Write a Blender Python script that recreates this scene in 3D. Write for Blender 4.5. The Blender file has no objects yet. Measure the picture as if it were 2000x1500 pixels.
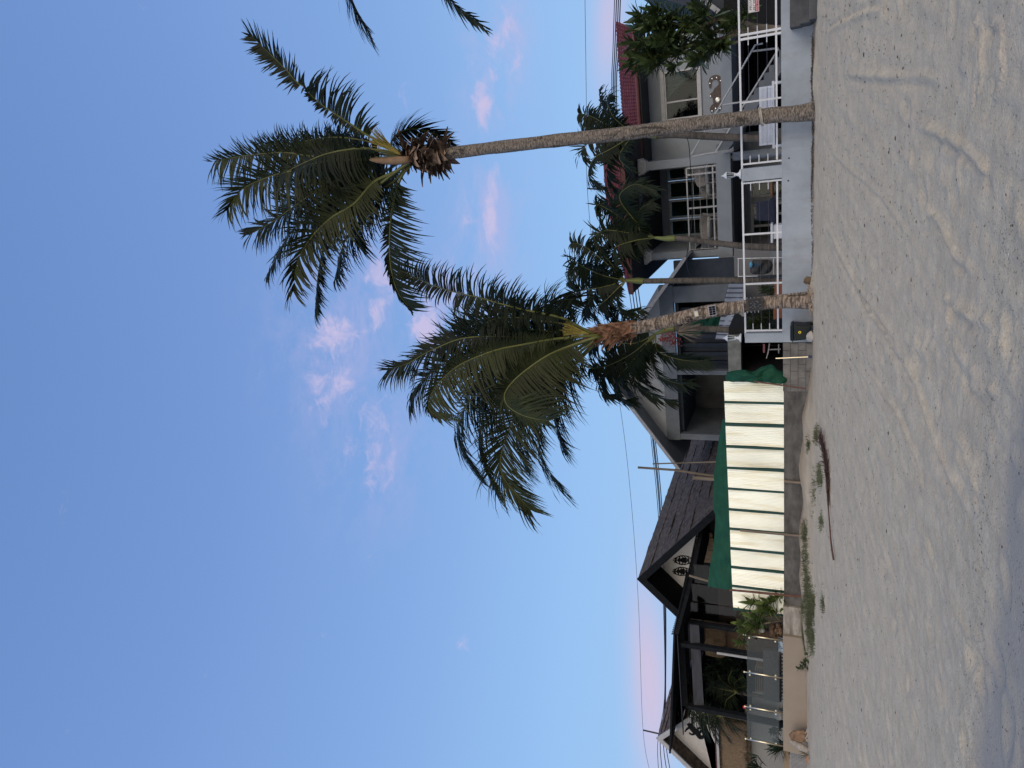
import bpy, math, random
from mathutils import Vector, Matrix, noise as mn
random.seed(7)
sc = bpy.context.scene
PI = math.pi
# ---------------- camera (the photograph was taken upright and is shown turned on its side) ----------------
F = 1387.0
up = Vector((-3215., 40., -F)).normalized()
fw = Vector((0, 0, -1)); Yc = (fw - up*fw.dot(up)).normalized(); Xc = Yc.cross(up)
t0, t1 = .9415, -.337
sd = (Xc*t0 + Yc*t1).normalized(); nd = (Yc*t0 - Xc*t1).normalized()
R = Matrix((sd, nd, up))                      # world = R @ camera-local
CAM = Vector((0, 0, 1.6))
cam = bpy.data.objects.new('camera', bpy.data.cameras.new('camera'))
sc.collection.objects.link(cam); sc.camera = cam
cam.matrix_world = Matrix.Translation(CAM) @ R.to_4x4()
cam.data.sensor_width = 36; cam.data.sensor_fit = 'HORIZONTAL'; cam.data.lens = 36*F/2000
cam.data.clip_start = .05; cam.data.clip_end = 5000
sc.render.resolution_x = 1024; sc.render.resolution_y = 768
sc.view_settings.view_transform = 'Standard'; sc.view_settings.look = 'None'
sc.view_settings.exposure = 0.0; sc.view_settings.gamma = 1

def ray(x, y):
    return R @ Vector((x-1000, 750-y, -F))
def W(x, y, n):                               # point seen at (x,y) of the photo, n metres inland
    d = ray(x, y); return CAM + d*(n/d.y)

# ---------------- world: dusk sky, Nishita glow behind the camera plus a blue gradient and pink clouds ----------------
wd = bpy.data.worlds.new('World'); sc.world = wd; wd.use_nodes = True
nt = wd.node_tree; N = nt.nodes; Lk = nt.links; N.clear()
out = N.new('ShaderNodeOutputWorld'); bg = N.new('ShaderNodeBackground'); Lk.new(bg.outputs[0], out.inputs[0])
SUN_EL, SUN_AZ = math.radians(4.0), math.radians(150)   # azimuth clockwise from +Y: behind the camera, to the right
SUN_DIR = Vector((math.sin(SUN_AZ)*math.cos(SUN_EL), math.cos(SUN_AZ)*math.cos(SUN_EL), math.sin(SUN_EL)))
sky = N.new('ShaderNodeTexSky'); sky.sky_type = 'NISHITA'; sky.sun_disc = False
sky.sun_elevation = SUN_EL; sky.sun_rotation = SUN_AZ
sky.air_density = 1.0; sky.dust_density = .6; sky.ozone_density = 3.0
tc = N.new('ShaderNodeTexCoord')
def mth(op, a, b=None, c=None, clamp=False, tree=None):
    n = (tree or nt).nodes.new('ShaderNodeMath'); n.operation = op; n.use_clamp = clamp
    for i, v in enumerate((a, b, c)):
        if v is None: continue
        if isinstance(v, (int, float)): n.inputs[i].default_value = v
        else: (tree or nt).links.new(v, n.inputs[i])
    return n.outputs[0]
def vdot(a, v):
    n = N.new('ShaderNodeVectorMath'); n.operation = 'DOT_PRODUCT'; Lk.new(a, n.inputs[0]); n.inputs[1].default_value = v
    return n.outputs['Value']
def srgb(r, g, b):
    f = lambda c: c/12.92 if c <= .04045 else ((c+.055)/1.055)**2.4
    return (f(r/255), f(g/255), f(b/255), 1)
def ramp(tree, fac, stops, interp='LINEAR'):
    n = tree.nodes.new('ShaderNodeValToRGB'); n.color_ramp.interpolation = interp
    e = n.color_ramp.elements
    while len(e) < len(stops): e.new(.5)
    for k, (p, c) in zip(e, stops): k.position = p; k.color = c if len(c) == 4 else (*c, 1)
    if fac is not None: tree.links.new(fac, n.inputs[0])
    return n.outputs[0]
def mixc(tree, fac, a, b, mode='MIX'):
    n = tree.nodes.new('ShaderNodeMix'); n.data_type = 'RGBA'; n.blend_type = mode
    for i, v in ((0, fac), (6, a), (7, b)):
        if hasattr(v, 'links'): tree.links.new(v, n.inputs[i])
        else: n.inputs[i].default_value = v if (i == 0 or len(v) == 4) else (*v, 1)
    return n.outputs[2]
G = tc.outputs['Generated']
elev = mth('MAXIMUM', vdot(G, (0, 0, 1)), 0)
SKY = [(0, srgb(166, 198, 230)), (.12, srgb(160, 196, 234)), (.3, srgb(149, 189, 236)), (.5, srgb(131, 168, 223)), (.7, srgb(116, 151, 210)), (.86, srgb(105, 140, 198)), (1, srgb(98, 132, 190))]
base = ramp(nt, elev, SKY)
# fluffy clouds: (x, y, rx, ry, amp) placed by direction, broken up by noise
CL = [(942,205,24,60,.72),(990,50,30,80,.6),(965,130,60,40,.45),(1010,100,20,90,.4),(975,95,40,60,.6),(958,420,18,120,.55),(970,330,14,60,.4),(930,480,20,50,.35),(905,430,30,55,.35),(748,535,42,60,.62),(738,600,26,50,.65),
      (825,640,34,50,.85),(655,655,60,55,.8),(645,745,70,90,.55),(725,870,60,120,.5),(550,740,60,60,.2),(735,1000,20,30,.35),
      (905,1270,14,40,.4),(1185,1065,12,50,.2),(795,200,14,60,.25),(875,580,40,80,.5),(935,600,24,60,.5),(610,620,50,60,.3)]
VL = [(650,660,110,190,.75),(740,560,80,130,.7),(840,640,90,110,.8),(950,440,60,170,.8),(960,140,55,130,.95),(730,850,110,170,.5),(900,560,60,90,.7),(1000,60,40,70,.7)]
SM = [(1270,1330,38,210,.95),(1240,1430,16,60,.3),(1190,40,30,130,.7),(1255,1180,24,60,.25),(1290,1420,20,80,.5)]
def blob(x, y, rx, ry, amp):
    c = ray(x, y).normalized(); U = (ray(x+rx, y).normalized()-c); V = (ray(x, y+ry).normalized()-c)
    U = U/U.length_squared; V = V/V.length_squared
    a = mth('SUBTRACT', vdot(G, U), c.dot(U)); b = mth('SUBTRACT', vdot(G, V), c.dot(V))
    r2 = mth('ADD', mth('MULTIPLY', a, a), mth('MULTIPLY', b, b))
    e = mth('MULTIPLY', mth('POWER', 2.718, mth('MULTIPLY', r2, -1)), amp)
    return mth('MULTIPLY', e, mth('GREATER_THAN', vdot(G, c), 0))
def total(L):
    o = None
    for b in L:
        v = blob(*b); o = v if o is None else mth('MAXIMUM', o, v)
    return o
def noise(tree, vec, scale, detail=5, rough=.55, dist=0, sc3=None):
    if sc3:
        m = tree.nodes.new('ShaderNodeMapping'); m.inputs['Scale'].default_value = sc3; tree.links.new(vec, m.inputs[0]); vec = m.outputs[0]
    n = tree.nodes.new('ShaderNodeTexNoise'); n.inputs['Scale'].default_value = scale; n.inputs['Detail'].default_value = detail
    n.inputs['Roughness'].default_value = rough; n.inputs['Distortion'].default_value = dist
    if vec is not None: tree.links.new(vec, n.inputs['Vector'])
    return n.outputs[0]
n1 = noise(nt, G, 26, 8, .66, .5, (1, 1, 1.9))
n2 = noise(nt, G, 5, 3, .5, 0, (1, 1, 3))
sm = lambda v, lo, hi: ramp(nt, v, [(lo, (0,0,0)), (hi, (1,1,1))], 'EASE')
bm_ = total(CL)
fl = mth('MULTIPLY', sm(mth('ADD', n1, mth('MULTIPLY', bm_, .55)), .66, 1.24), .95)
fl2 = mth('MULTIPLY', total(SM), mth('ADD', .65, mth('MULTIPLY', n2, .6)), clamp=True)
n3 = noise(nt, G, 9, 4, .6, .6, (1, 1, 2.4)); n4 = noise(nt, G, 60, 4, .6, .3, (1, 1, 2.2))
veil = mth('MULTIPLY', total(VL), sm(mth('ADD', mth('MULTIPLY', n3, .75), mth('MULTIPLY', n4, .25)), .38, .68), clamp=True)
c0 = mixc(nt, mth('MULTIPLY', veil, .80), base, srgb(182, 180, 222))
c1 = mixc(nt, fl, c0, srgb(199, 190, 224))
c2 = mixc(nt, mth('MULTIPLY', fl2, .92), c1, srgb(208, 189, 214))
# warm after-glow low over the sea behind the camera
az = vdot(G, Vector((SUN_DIR.x, SUN_DIR.y, 0)).normalized())
glow = mth('MULTIPLY', mth('POWER', mth('MAXIMUM', az, 0), 1.0), mth('POWER', mth('SUBTRACT', 1, elev), 1.2))
c3 = mixc(nt, glow, c2, (2.5, 2.05, 1.5, 1))
c4 = mixc(nt, .02, c3, sky.outputs[0], 'ADD')
hs = N.new('ShaderNodeVectorMath'); hs.operation = 'SCALE'; Lk.new(c4, hs.inputs[0]); hs.inputs['Scale'].default_value = 1.0
Lk.new(hs.outputs[0], bg.inputs[0]); bg.inputs[1].default_value = 1.0

sun = bpy.data.objects.new('sun', bpy.data.lights.new('sun', 'SUN')); sc.collection.objects.link(sun)
sun.data.energy = .7; sun.data.angle = math.radians(25); sun.data.color = (1, .86, .72)
SD = Vector((SUN_DIR.x, SUN_DIR.y, .5)).normalized()
sun.rotation_euler = SD.to_track_quat('Z', 'Y').to_euler()

# ---------------- materials ----------------
def mat(name, col, col2=None, scale=6, detail=5, rough=.8, bump=0, bscale=None, metal=0, sc3=None, lo=.35, hi=.65, trans=0, alpha=1, spec=.4, extra=None):
    m = bpy.data.materials.new(name); m.use_nodes = True; t = m.node_tree
    p = t.nodes['Principled BSDF']; p.inputs['Roughness'].default_value = rough; p.inputs['Metallic'].default_value = metal
    p.inputs['Specular IOR Level'].default_value = spec
    co = t.nodes.new('ShaderNodeTexCoord').outputs['Object']
    if col2 is None: col2 = tuple(c*.82 for c in col)
    nz = noise(t, co, scale, detail, .6, 0, sc3)
    c = ramp(t, nz, [(lo, col2), (hi, col)])
    if extra: c = extra(t, co, c)
    t.links.new(c, p.inputs['Base Color'])
    if bump:
        b = t.nodes.new('ShaderNodeBump'); b.inputs['Strength'].default_value = bump; b.inputs['Distance'].default_value = .02
        t.links.new(noise(t, co, bscale or scale*4, 6, .65, 0, sc3), b.inputs['Height']); t.links.new(b.outputs[0], p.inputs['Normal'])
    if trans:
        tr = t.nodes.new('ShaderNodeBsdfTranslucent'); t.links.new(c, tr.inputs[0]); mx = t.nodes.new('ShaderNodeMixShader'); mx.inputs[0].default_value = trans
        o = t.nodes['Material Output']; t.links.new(p.outputs[0], mx.inputs[1]); t.links.new(tr.outputs[0], mx.inputs[2]); t.links.new(mx.outputs[0], o.inputs[0])
    if alpha < 1: p.inputs['Alpha'].default_value = alpha
    return m
def vec_comp(t, co, i):
    s = t.nodes.new('ShaderNodeSeparateXYZ'); t.links.new(co, s.inputs[0]); return s.outputs[i]

# ---------------- mesh helpers ----------------
class MB:
    def __init__(s): s.v = []; s.f = []; s.mi = []; s.m = 0
    def add(s, vs, fs):
        o = len(s.v); s.v += [tuple(v) for v in vs]; s.f += [tuple(o+i for i in f) for f in fs]; s.mi += [s.m]*len(fs); return s
    def box(s, x0, x1, y0, y1, z0, z1):
        return s.hexa([(x0,y0,z0),(x1,y0,z0),(x1,y1,z0),(x0,y1,z0),(x0,y0,z1),(x1,y0,z1),(x1,y1,z1),(x0,y1,z1)])
    def hexa(s, p): return s.add(p, [(0,3,2,1),(4,5,6,7),(0,1,5,4),(1,2,6,5),(2,3,7,6),(3,0,4,7)])
    def slab(s, pts, off):                    # polygon extruded by a vector
        n = len(pts); off = Vector(off); P = [Vector(p) for p in pts]
        return s.add(P+[p+off for p in P], [tuple(range(n))[::-1], tuple(range(n, 2*n))]+[(i, (i+1)%n, n+(i+1)%n, n+i) for i in range(n)])
    def tube(s, pts, rad, k=8, cap=True):
        P = [Vector(p) for p in pts]; rad = rad if hasattr(rad, '__len__') else [rad]*len(P)
        vs = []; fs = []; prev = None
        for i, p in enumerate(P):
            T = (P[min(i+1, len(P)-1)]-P[max(i-1, 0)]).normalized()
            a = prev if prev else (Vector((0, 0, 1)) if abs(T.z) < .9 else Vector((1, 0, 0)))
            u = (a - T*a.dot(T)).normalized(); prev = u; w = T.cross(u)
            for j in range(k):
                an = 2*PI*j/k; vs.append(p + (u*math.cos(an)+w*math.sin(an))*rad[i])
        for i in range(len(P)-1):
            for j in range(k): fs.append((i*k+j, i*k+(j+1)%k, (i+1)*k+(j+1)%k, (i+1)*k+j))
        if cap: fs.append(tuple(range(k))[::-1]); fs.append(tuple((len(P)-1)*k+j for j in range(k)))
        return s.add(vs, fs)
    def lathe(s, c, prof, k=16, ax=2):
        c = Vector(c); vs = []; fs = []
        for r, h in prof:
            for j in range(k):
                a = 2*PI*j/k; q = [r*math.cos(a), r*math.sin(a), h]
                if ax == 1: q = [q[0], q[2], q[1]]
                vs.append(c+Vector(q))
        n = len(prof)
        for i in range(n-1):
            for j in range(k): fs.append((i*k+j, i*k+(j+1)%k, (i+1)*k+(j+1)%k, (i+1)*k+j))
        fs.append(tuple(range(k))[::-1]); fs.append(tuple((n-1)*k+j for j in range(k)))
        return s.add(vs, fs)
    def blob(s, c, r, seed=0, amp=.25, fr=1.5, k=12, sq=(1,1,1)):
        c = Vector(c); vs = []; fs = []
        for i in range(k+1):
            th = PI*i/k
            for j in range(2*k):
                ph = PI*j/k; d = Vector((math.sin(th)*math.cos(ph), math.sin(th)*math.sin(ph), math.cos(th)))
                q = r*(1+amp*mn.noise(d*fr+Vector((seed*7.1, seed*3.3, seed))))
                vs.append(c+Vector((d.x*sq[0], d.y*sq[1], d.z*sq[2]))*q)
        for i in range(k):
            for j in range(2*k): fs.append((i*2*k+j, (i+1)*2*k+j, (i+1)*2*k+(j+1)%(2*k), i*2*k+(j+1)%(2*k)))
        return s.add(vs, fs)
    def wall(s, x0, x1, z0, z1, y0, y1, holes=()):   # wall in the x-z plane with rectangular openings
        xs = sorted({x0, x1, *[h[0] for h in holes], *[h[1] for h in holes]}); zs = sorted({z0, z1, *[h[2] for h in holes], *[h[3] for h in holes]})
        xs = [x for x in xs if x0 <= x <= x1]; zs = [z for z in zs if z0 <= z <= z1]
        for a, b in zip(xs, xs[1:]):
            run = None
            for c, d in zip(zs, zs[1:]):
                mx, mz = (a+b)/2, (c+d)/2
                if any(h[0] < mx < h[1] and h[2] < mz < h[3] for h in holes):
                    if run: s.box(a, b, y0, y1, *run); run = None
                else: run = (run[0], d) if run else (c, d)
            if run: s.box(a, b, y0, y1, *run)
        return s
    def build(s, name, m, parent=None, smooth=False, bevel=0):
        me = bpy.data.meshes.new(name); off = Vector()
        if parent is not None:
            q = parent
            while q is not None: off += Vector(q.location); q = q.parent
        elif s.v:
            xs, ys, zs = zip(*s.v); off = Vector(((min(xs)+max(xs))/2, (min(ys)+max(ys))/2, min(zs)))
        me.from_pydata([tuple(Vector(v)-off) for v in s.v], [], s.f); me.update()
        for q in (m if isinstance(m, (list, tuple)) else [m]): me.materials.append(q)
        if any(s.mi): me.polygons.foreach_set('material_index', s.mi)
        if smooth: me.polygons.foreach_set('use_smooth', [True]*len(me.polygons))
        o = bpy.data.objects.new(name, me); sc.collection.objects.link(o)
        if parent is not None: o.parent = parent
        else: o.location = off
        if bevel:
            b = o.modifiers.new('bevel', 'BEVEL'); b.width = bevel; b.segments = 2; b.limit_method = 'ANGLE'
        return o
def tag(o, label, cat=None, group=None, kind=None):
    if label: o['label'] = label
    if cat: o['category'] = cat
    if group: o['group'] = group
    if kind: o['kind'] = kind
    return o
def struct(o): o['kind'] = 'structure'; return o
def thing(name, label, cat, loc, group=None):
    o = bpy.data.objects.new(name, None); o.empty_display_size = .2; sc.collection.objects.link(o); o.location = loc
    return tag(o, label, cat, group)
def lerp(a, b, t): return a+(b-a)*t
def smooth(a, b, x):
    t = max(0, min(1, (x-a)/(b-a))); return t*t*(3-2*t)
def spline(pts, n):
    P = [Vector(p) for p in pts]; P = [P[0]*2-P[1]]+P+[P[-1]*2-P[-2]]; L = [0]
    for a, b in zip(P[1:-2], P[2:-1]): L.append(L[-1]+(b-a).length)
    o = []
    for i in range(n):
        d = L[-1]*i/(n-1); k = 0
        while k < len(L)-2 and d > L[k+1]: k += 1
        t = (d-L[k])/(L[k+1]-L[k]); a, b, c, e = P[k:k+4]
        o.append(.5*((2*b)+(c-a)*t+(2*a-5*b+4*c-e)*t*t+(3*b-a-3*c+e)*t*t*t))
    return o

# ---------------- beach ----------------
NW = 19.76                                   # the garden walls stand on this line
def track(pts): return [W(x, y, n) for x, y, n in pts]
def sand_base(s, n):
    z = .02 + 1.70*smooth(4.5, 21.5, n)*1.0 + .012*max(0, n-9)*smooth(9, 12, n)
    z = min(z, 1.74) if n > 17 else z
    m = smooth(-6.2, -8.5, s)*smooth(17.8, 19.6, n)*(.30 - .16*smooth(-13.5, -15.5, s) - .08*smooth(-15.5, -19, s))
    m *= .85+.35*mn.noise(Vector((s*.9, n*.5, 0)))
    for px, py, hh in ((.62, 19.0, .07), (-4.15, 18.8, .10)): m += hh*math.exp(-((s-px)**2+(n-py)**2)/.35)
    m += .05*smooth(19.3, 19.75, n)*(.6+.8*mn.noise(Vector((s*1.3, 0, 7))))
    b = .035*mn.noise(Vector((s*.45, n*.5, 3.1))) + .012*mn.noise(Vector((s*1.6, n*1.7, 9)))
    return z + m + b
def on_sand(x, y):
    d = ray(x, y); lo, hi = 3., 21.
    for n in [3+.25*i for i in range(73)]:
        p = CAM+d*(n/d.y)
        if p.z < sand_base(p.x, p.y): hi = n; break
        lo = n
    for _ in range(16):
        n = (lo+hi)/2; p = CAM+d*(n/d.y)
        if p.z < sand_base(p.x, p.y): hi = n
        else: lo = n
    p = CAM+d*(hi/d.y); return Vector((p.x, p.y, sand_base(p.x, p.y)))
RUTS = [([(1612,445),(1650,520),(1690,600),(1730,660),(1770,720),(1790,760),(1812,830),(1830,880),(1850,930),(1880,985),(1900,1040)], .03, .10),
        ([(1622,470),(1660,545),(1700,600),(1735,650),(1760,700)], .018, .07), ([(1618,560),(1650,620),(1680,680),(1690,700)], .014, .05),
        ([(1700,715),(1722,770),(1750,810),(1785,890),(1795,925),(1800,960)], .03, .05), ([(1705,0),(1725,8),(1690,20),(1650,38),(1615,60)], .025, .06),
        ([(1650,150),(1700,156),(1760,158),(1810,160),(1840,165)], .022, .07), ([(1808,415),(1840,450),(1862,500),(1890,530)], .03, .06),
        ([(1620,300),(1700,370),(1750,430),(1780,470)], .012, .05), ([(1850,595),(1880,620),(1925,640)], .035, .08), ([(1800,255),(1850,280),(1890,305),(1930,350)], .03, .07),
        ([(1860,690),(1885,730),(1905,765),(1935,775)], .035, .08), ([(1905,60),(1912,110),(1908,160)], .028, .06), ([(1938,70),(1948,110),(1942,160)], .028, .06),
        ([(1690,990),(1700,1050),(1720,1100)], .012, .05), ([(1650,900),(1665,960),(1690,1010)], .008, .04), ([(1845,1160),(1870,1210),(1895,1265)], .02, .07),
        ([(1850,640),(1870,700),(1900,740)], .02, .1), ([(1860,860),(1885,900),(1905,960)], .02, .08), ([(1630,650),(1660,700),(1700,760)], .008, .05)]
rut_pts = []
for pts, h, w in RUTS:
    q = spline([on_sand(*p) for p in pts], 60)
    rut_pts.append((q, h, w))
# hash of rut points for quick lookup
cell = {}
for q, h, w in rut_pts:
    for i, p in enumerate(q):
        T = (q[min(i+1, 59)]-q[max(i-1, 0)]); T.z = 0; T.normalize()
        e = min(1, min(i, 59-i)/8)
        for gx in range(int((p.x-.5)//.5), int((p.x+.5)//.5)+1):
            for gy in range(int((p.y-.5)//.5), int((p.y+.5)//.5)+1):
                cell.setdefault((gx, gy), []).append((p.x, p.y, T.x, T.y, h*e, w))
FEET = []
rr = random.Random(3)
for _ in range(120):
    n = rr.uniform(5, 12.5)
    FEET.append((rr.uniform(-1.1*n, .65*n), n, rr.uniform(0, PI), rr.uniform(.012, .035), rr.uniform(.08, .16)))
feet = {}
for f_ in FEET:
    for gx in range(int((f_[0]-.5)//.5), int((f_[0]+.5)//.5)+1):
        for gy in range(int((f_[1]-.5)//.5), int((f_[1]+.5)//.5)+1): feet.setdefault((gx, gy), []).append(f_)
WL0 = on_sand(1998, 620); WL1 = on_sand(1898, 1480)
def wet(s, n):
    k = (s-WL0.x)/(WL1.x-WL0.x); line = lerp(WL0.y, WL1.y, k) + .25*mn.noise(Vector((s*.8, 0, 5)))
    return smooth(.15, -.35, n-line)
_q0, _q1 = on_sand(1615, 450), on_sand(1890, 1020); TD = Vector((_q1.x-_q0.x, _q1.y-_q0.y)).normalized()
def sand_z(s, n):
    z = sand_base(s, n); w = wet(s, n)
    fine = .010*mn.noise(Vector((s*5, n*5, 1))) + .006*mn.noise(Vector((s*13, n*11, 4)))
    z += fine*(1-.75*w)*(1.1 if n < 11 else .8) - .02*w
    al_ = s*TD.x+n*TD.y; ac_ = -s*TD.y+n*TD.x; z += (1-w)*(.014*mn.noise(Vector((al_*.45, ac_*4.5, 2)))+.008*mn.noise(Vector((al_*1.2, ac_*11, 6))))
    best = 0; bd = 9
    for px, py, tx, ty, h, wd_ in cell.get((int(s//.5), int(n//.5)), ()):
        dx, dy = s-px, n-py; al = dx*tx+dy*ty
        if abs(al) > .25: continue
        d = dx*-ty+dy*tx
        if abs(d) < bd and abs(d) < wd_*3:
            bd = abs(d); u = d/wd_; best = 1.35*h*(math.exp(-(u-.7)**2*2.2)-.8*math.exp(-(u+.5)**2*2.2))
    z += best
    for fx, fy, an, h, r_ in feet.get((int(s//.5), int(n//.5)), ()):
        dx, dy = s-fx, n-fy; a = (dx*math.cos(an)+dy*math.sin(an))/(r_*1.9); b = (-dx*math.sin(an)+dy*math.cos(an))/r_; q = a*a+b*b
        if q < 5: z += h*(-math.exp(-q*1.2)+.5*math.exp(-(q-1.8)**2))
    return z
def beach_sheet():
    ss = []; x = -34.
    while x < 18: ss.append(x); x += .045 if -24 < x < 8 else .5
    ns = []; y = 4.
    while y < 19.9: ns.append(y); y += .035 if y < 9 else (.05 if y < 14 else .08)
    ns.append(19.9)
    vs = [(a, b, sand_z(a, b) if (-1.15*b-1 < a < .75*b+1) else sand_base(a, b)) for b in ns for a in ss]
    k = len(ss)
    fs = [(j*k+i, j*k+i+1, (j+1)*k+i+1, (j+1)*k+i) for j in range(len(ns)-1) for i in range(k-1)]
    m = MB(); m.add(vs, fs)
    # coarse skirt out to the sides, and under the gardens to the horizon
    def grid(X, Y, fz):
        kk = len(X); m.add([(a, b, fz(a, b)) for b in Y for a in X], [(j*kk+i, j*kk+i+1, (j+1)*kk+i+1, (j+1)*kk+i) for j in range(len(Y)-1) for i in range(kk-1)])
    far = [-1500, -400, -120, -60, -34]
    Yc_ = [4, 6, 8, 10, 12, 14, 16, 18, 19.9]
    grid(far, Yc_, lambda a, b: sand_base(-34, b)); grid([ss[-1], 60, 200, 1500], Yc_, lambda a, b: sand_base(18, b))
    grid([-1500, -30, 30, 1500], [19.9, 40, 120, 3000], lambda a, b: 1.6)
    grid([-1500, -30, 30, 1500], [-9, -4, 0, 4], lambda a, b: (b-4)*.03)
    return m
def sand_extra(t, co, c):
    # dark and light grains, then the damper smooth strip near the water
    n0_ = noise(t, co, 22, 5, .75)
    c = mixc(t, mth('MULTIPLY', ramp(t, n0_, [(.35, (1,1,1)), (.55, (0,0,0))]), .35, tree=t), c, (.30,.25,.195,1))
    n1_ = noise(t, co, 75, 3, .8)
    c = mixc(t, mth('MULTIPLY', ramp(t, n1_, [(.60, (0,0,0)), (.68, (1,1,1))]), .42, tree=t), c, (.10, .085, .07, 1))
    n2_ = noise(t, co, 1.1, 4, .6)
    c = mixc(t, mth('MULTIPLY', ramp(t, n2_, [(.45, (0,0,0)), (.62, (1,1,1))]), .22, tree=t), c, (.50, .42, .335, 1))
    at = t.nodes.new('ShaderNodeAttribute'); at.attribute_name = 'wet'
    c = mixc(t, mth('MULTIPLY', at.outputs['Fac'], .78, tree=t), c, (.33, .315, .285, 1))
    at2 = t.nodes.new('ShaderNodeAttribute'); at2.attribute_name = 'soil'
    c = mixc(t, mth('MULTIPLY', at2.outputs['Fac'], .55, tree=t), c, (.30, .225, .165, 1))  # brown earth tone, with contact shadow painted in along the walls
    return c
M = {}
M['sand'] = mat('sand', (.62, .54, .40), (.515, .445, .325), scale=3.2, detail=9, rough=.95, bump=.9, bscale=30, extra=sand_extra, spec=.15)
sand = struct(beach_sheet().build('sand', M['sand'], smooth=True))
me = sand.data; L0 = sand.location
wa = me.attributes.new('wet', 'FLOAT', 'POINT'); so = me.attributes.new('soil', 'FLOAT', 'POINT')
wv = []; sv = []
for v in me.vertices:
    a, b = v.co.x+L0.x, v.co.y+L0.y
    wv.append(wet(a, b)); sv.append(smooth(17.6, 18.9, b)*(smooth(-4.5, -6.5, a)*.9*(.6+.6*mn.noise(Vector((a, b*2, 0))))+.85*smooth(19.25, 19.6, b)))  # brownish sand on the left, plus painted contact shade at the wall foot
wa.data.foreach_set('value', wv); so.data.foreach_set('value', sv)
struct(MB().add([(-2000,-2500,-.35),(2000,-2500,-.35),(2000,-6,-.35),(-2000,-6,-.35)], [(0,1,2,3)]).build('sea', mat('sea', (.03,.06,.075), rough=.35)))

# debris: uncountable bits of twig, weed, shell lying on the sand
def debris(cols, cnt, seed, smin, smax, flat):
    r = random.Random(seed); m = MB()
    for _ in range(cnt):
        x = 1600+400*r.random()**.95; y = r.uniform(-40, 1540)
        if r.random() < .16:                  # wrack line along the edge of the damp strip
            k = r.random(); x = lerp(1968, 1890, k)+r.gauss(0, 13)-4; y = lerp(420, 1500, k)
        if x > 2040 or x < 1600: continue
        p = on_sand(x, y); p.z = sand_z(p.x, p.y)+.002
        L = r.uniform(smin, smax)*(2 if r.random() < .08 else 1)*(1+1.5*smooth(8, 16, p.y))*(.8 if p.y < 10 else 1); w = L*r.uniform(.18, .5) if flat else L*.12
        a = r.uniform(0, PI); u = Vector((math.cos(a), math.sin(a), 0)); v = Vector((-u.y, u.x, 0)); h = w*.6
        m.add([p-u*L-v*w, p+u*L-v*w*.4, p+u*L*.8+v*w, p-u*L*.7+v*w*.8, p+Vector((0,0,h))-u*L*.3, p+Vector((0,0,h))+u*L*.3], [(0,1,5,4),(1,2,5),(2,3,4,5),(3,0,4)])
    return m
tag(debris(0, 6500, 11, .003, .012, True).build('beach_litter', mat('dark_bits', (.12,.10,.08), (.025,.02,.018), scale=9)), 'small dark twigs, pebbles and dried weed strewn over the grey sand', 'litter', kind='stuff')
tag(debris(0, 160, 5, .005, .013, True).build('shell_fragments', mat('shell', (.75,.72,.66), scale=30)), 'tiny pale shell fragments scattered over the grey sand', 'shells', kind='stuff')

# ---------------- garden wall, steps and white railing ----------------
def S(y, n, x=1500): return W(x, y, n).x
def Z(x, y, n): return W(x, y, n).z
def stain(zlo, zhi, dark, amt=.5, sc=2.5):
    def f(t, co, c):
        z = vec_comp(t, co, 2); nz = noise(t, co, sc, 6, .65)
        k = mth('ADD', ramp(t, mth('MULTIPLY', mth('SUBTRACT', z, zlo, tree=t), 1/(zhi-zlo), tree=t), [(0, (1,1,1)), (1, (0,0,0))]), mth('MULTIPLY', mth('SUBTRACT', nz, .5, tree=t), 2.2, tree=t), tree=t, clamp=True)
        n3 = noise(t, co, 1.2, 6, .7, 0, (3, 3, .35))
        c = mixc(t, mth('MULTIPLY', ramp(t, n3, [(.5, (0,0,0)), (.72, (1,1,1))]), amt*.45, tree=t), c, dark)
        return mixc(t, mth('MULTIPLY', k, amt, tree=t), c, dark)
    return f
M['white_wall'] = mat('white_wall_paint', (.36,.415,.485), (.29,.34,.405), scale=1.5, detail=8, rough=.85, bump=.12, bscale=30, extra=stain(0, .35, (.22,.205,.185,1), .55))
M['white_paint'] = mat('white_paint', (.66,.70,.76), (.60,.64,.70), scale=5, rough=.45)
M['grey_block'] = mat('grey_block', (.22,.22,.225), (.13,.13,.135), scale=3, detail=8, rough=.9, bump=.4, bscale=20)
M['black_metal'] = mat('black_metal', (.014,.015,.018), rough=.45)
M['steel'] = mat('polished_steel', (.95,.84,.62), rough=.34, metal=1)
zt = 2.51
wl = thing('garden_wall', 'long white rendered garden wall carrying the white railing above the sand', 'wall', (-1, NW, 1.5))
sP = [(S(y, NW)) for y in (325, 350, 651, 669)]   # pillar sides
mwall = MB().box(sP[3], 12, NW, NW+.22, 1.5, zt)
mwall.build('wall', M['white_wall'], wl, bevel=.006)
for a, b in ((sP[1], sP[0]), (sP[3], sP[2])):
    pz = Z(1448, 337, NW)
    MB().box(a, b, NW-.004, NW+.28, zt-.03, pz).build('pillar', M['white_wall'], wl, bevel=.008)
for x, y in ((1541, 309), (1539.5, 353)):
    p = W(x, y, NW); MB().lathe(p+Vector((0,-.003,0)), [(.001,0),(.022,0),(.022,.01),(.001,.01)], 10, 1).build('drain_pipe', M['black_metal'], wl)
# terrace behind the wall
M['paving'] = mat('paving', (.26,.255,.25), (.19,.19,.185), scale=2, rough=.9)
struct(MB().box(-60, 60, NW+.22, 60, 1.7, 2.30).build('terrace', M['paving']))

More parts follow.
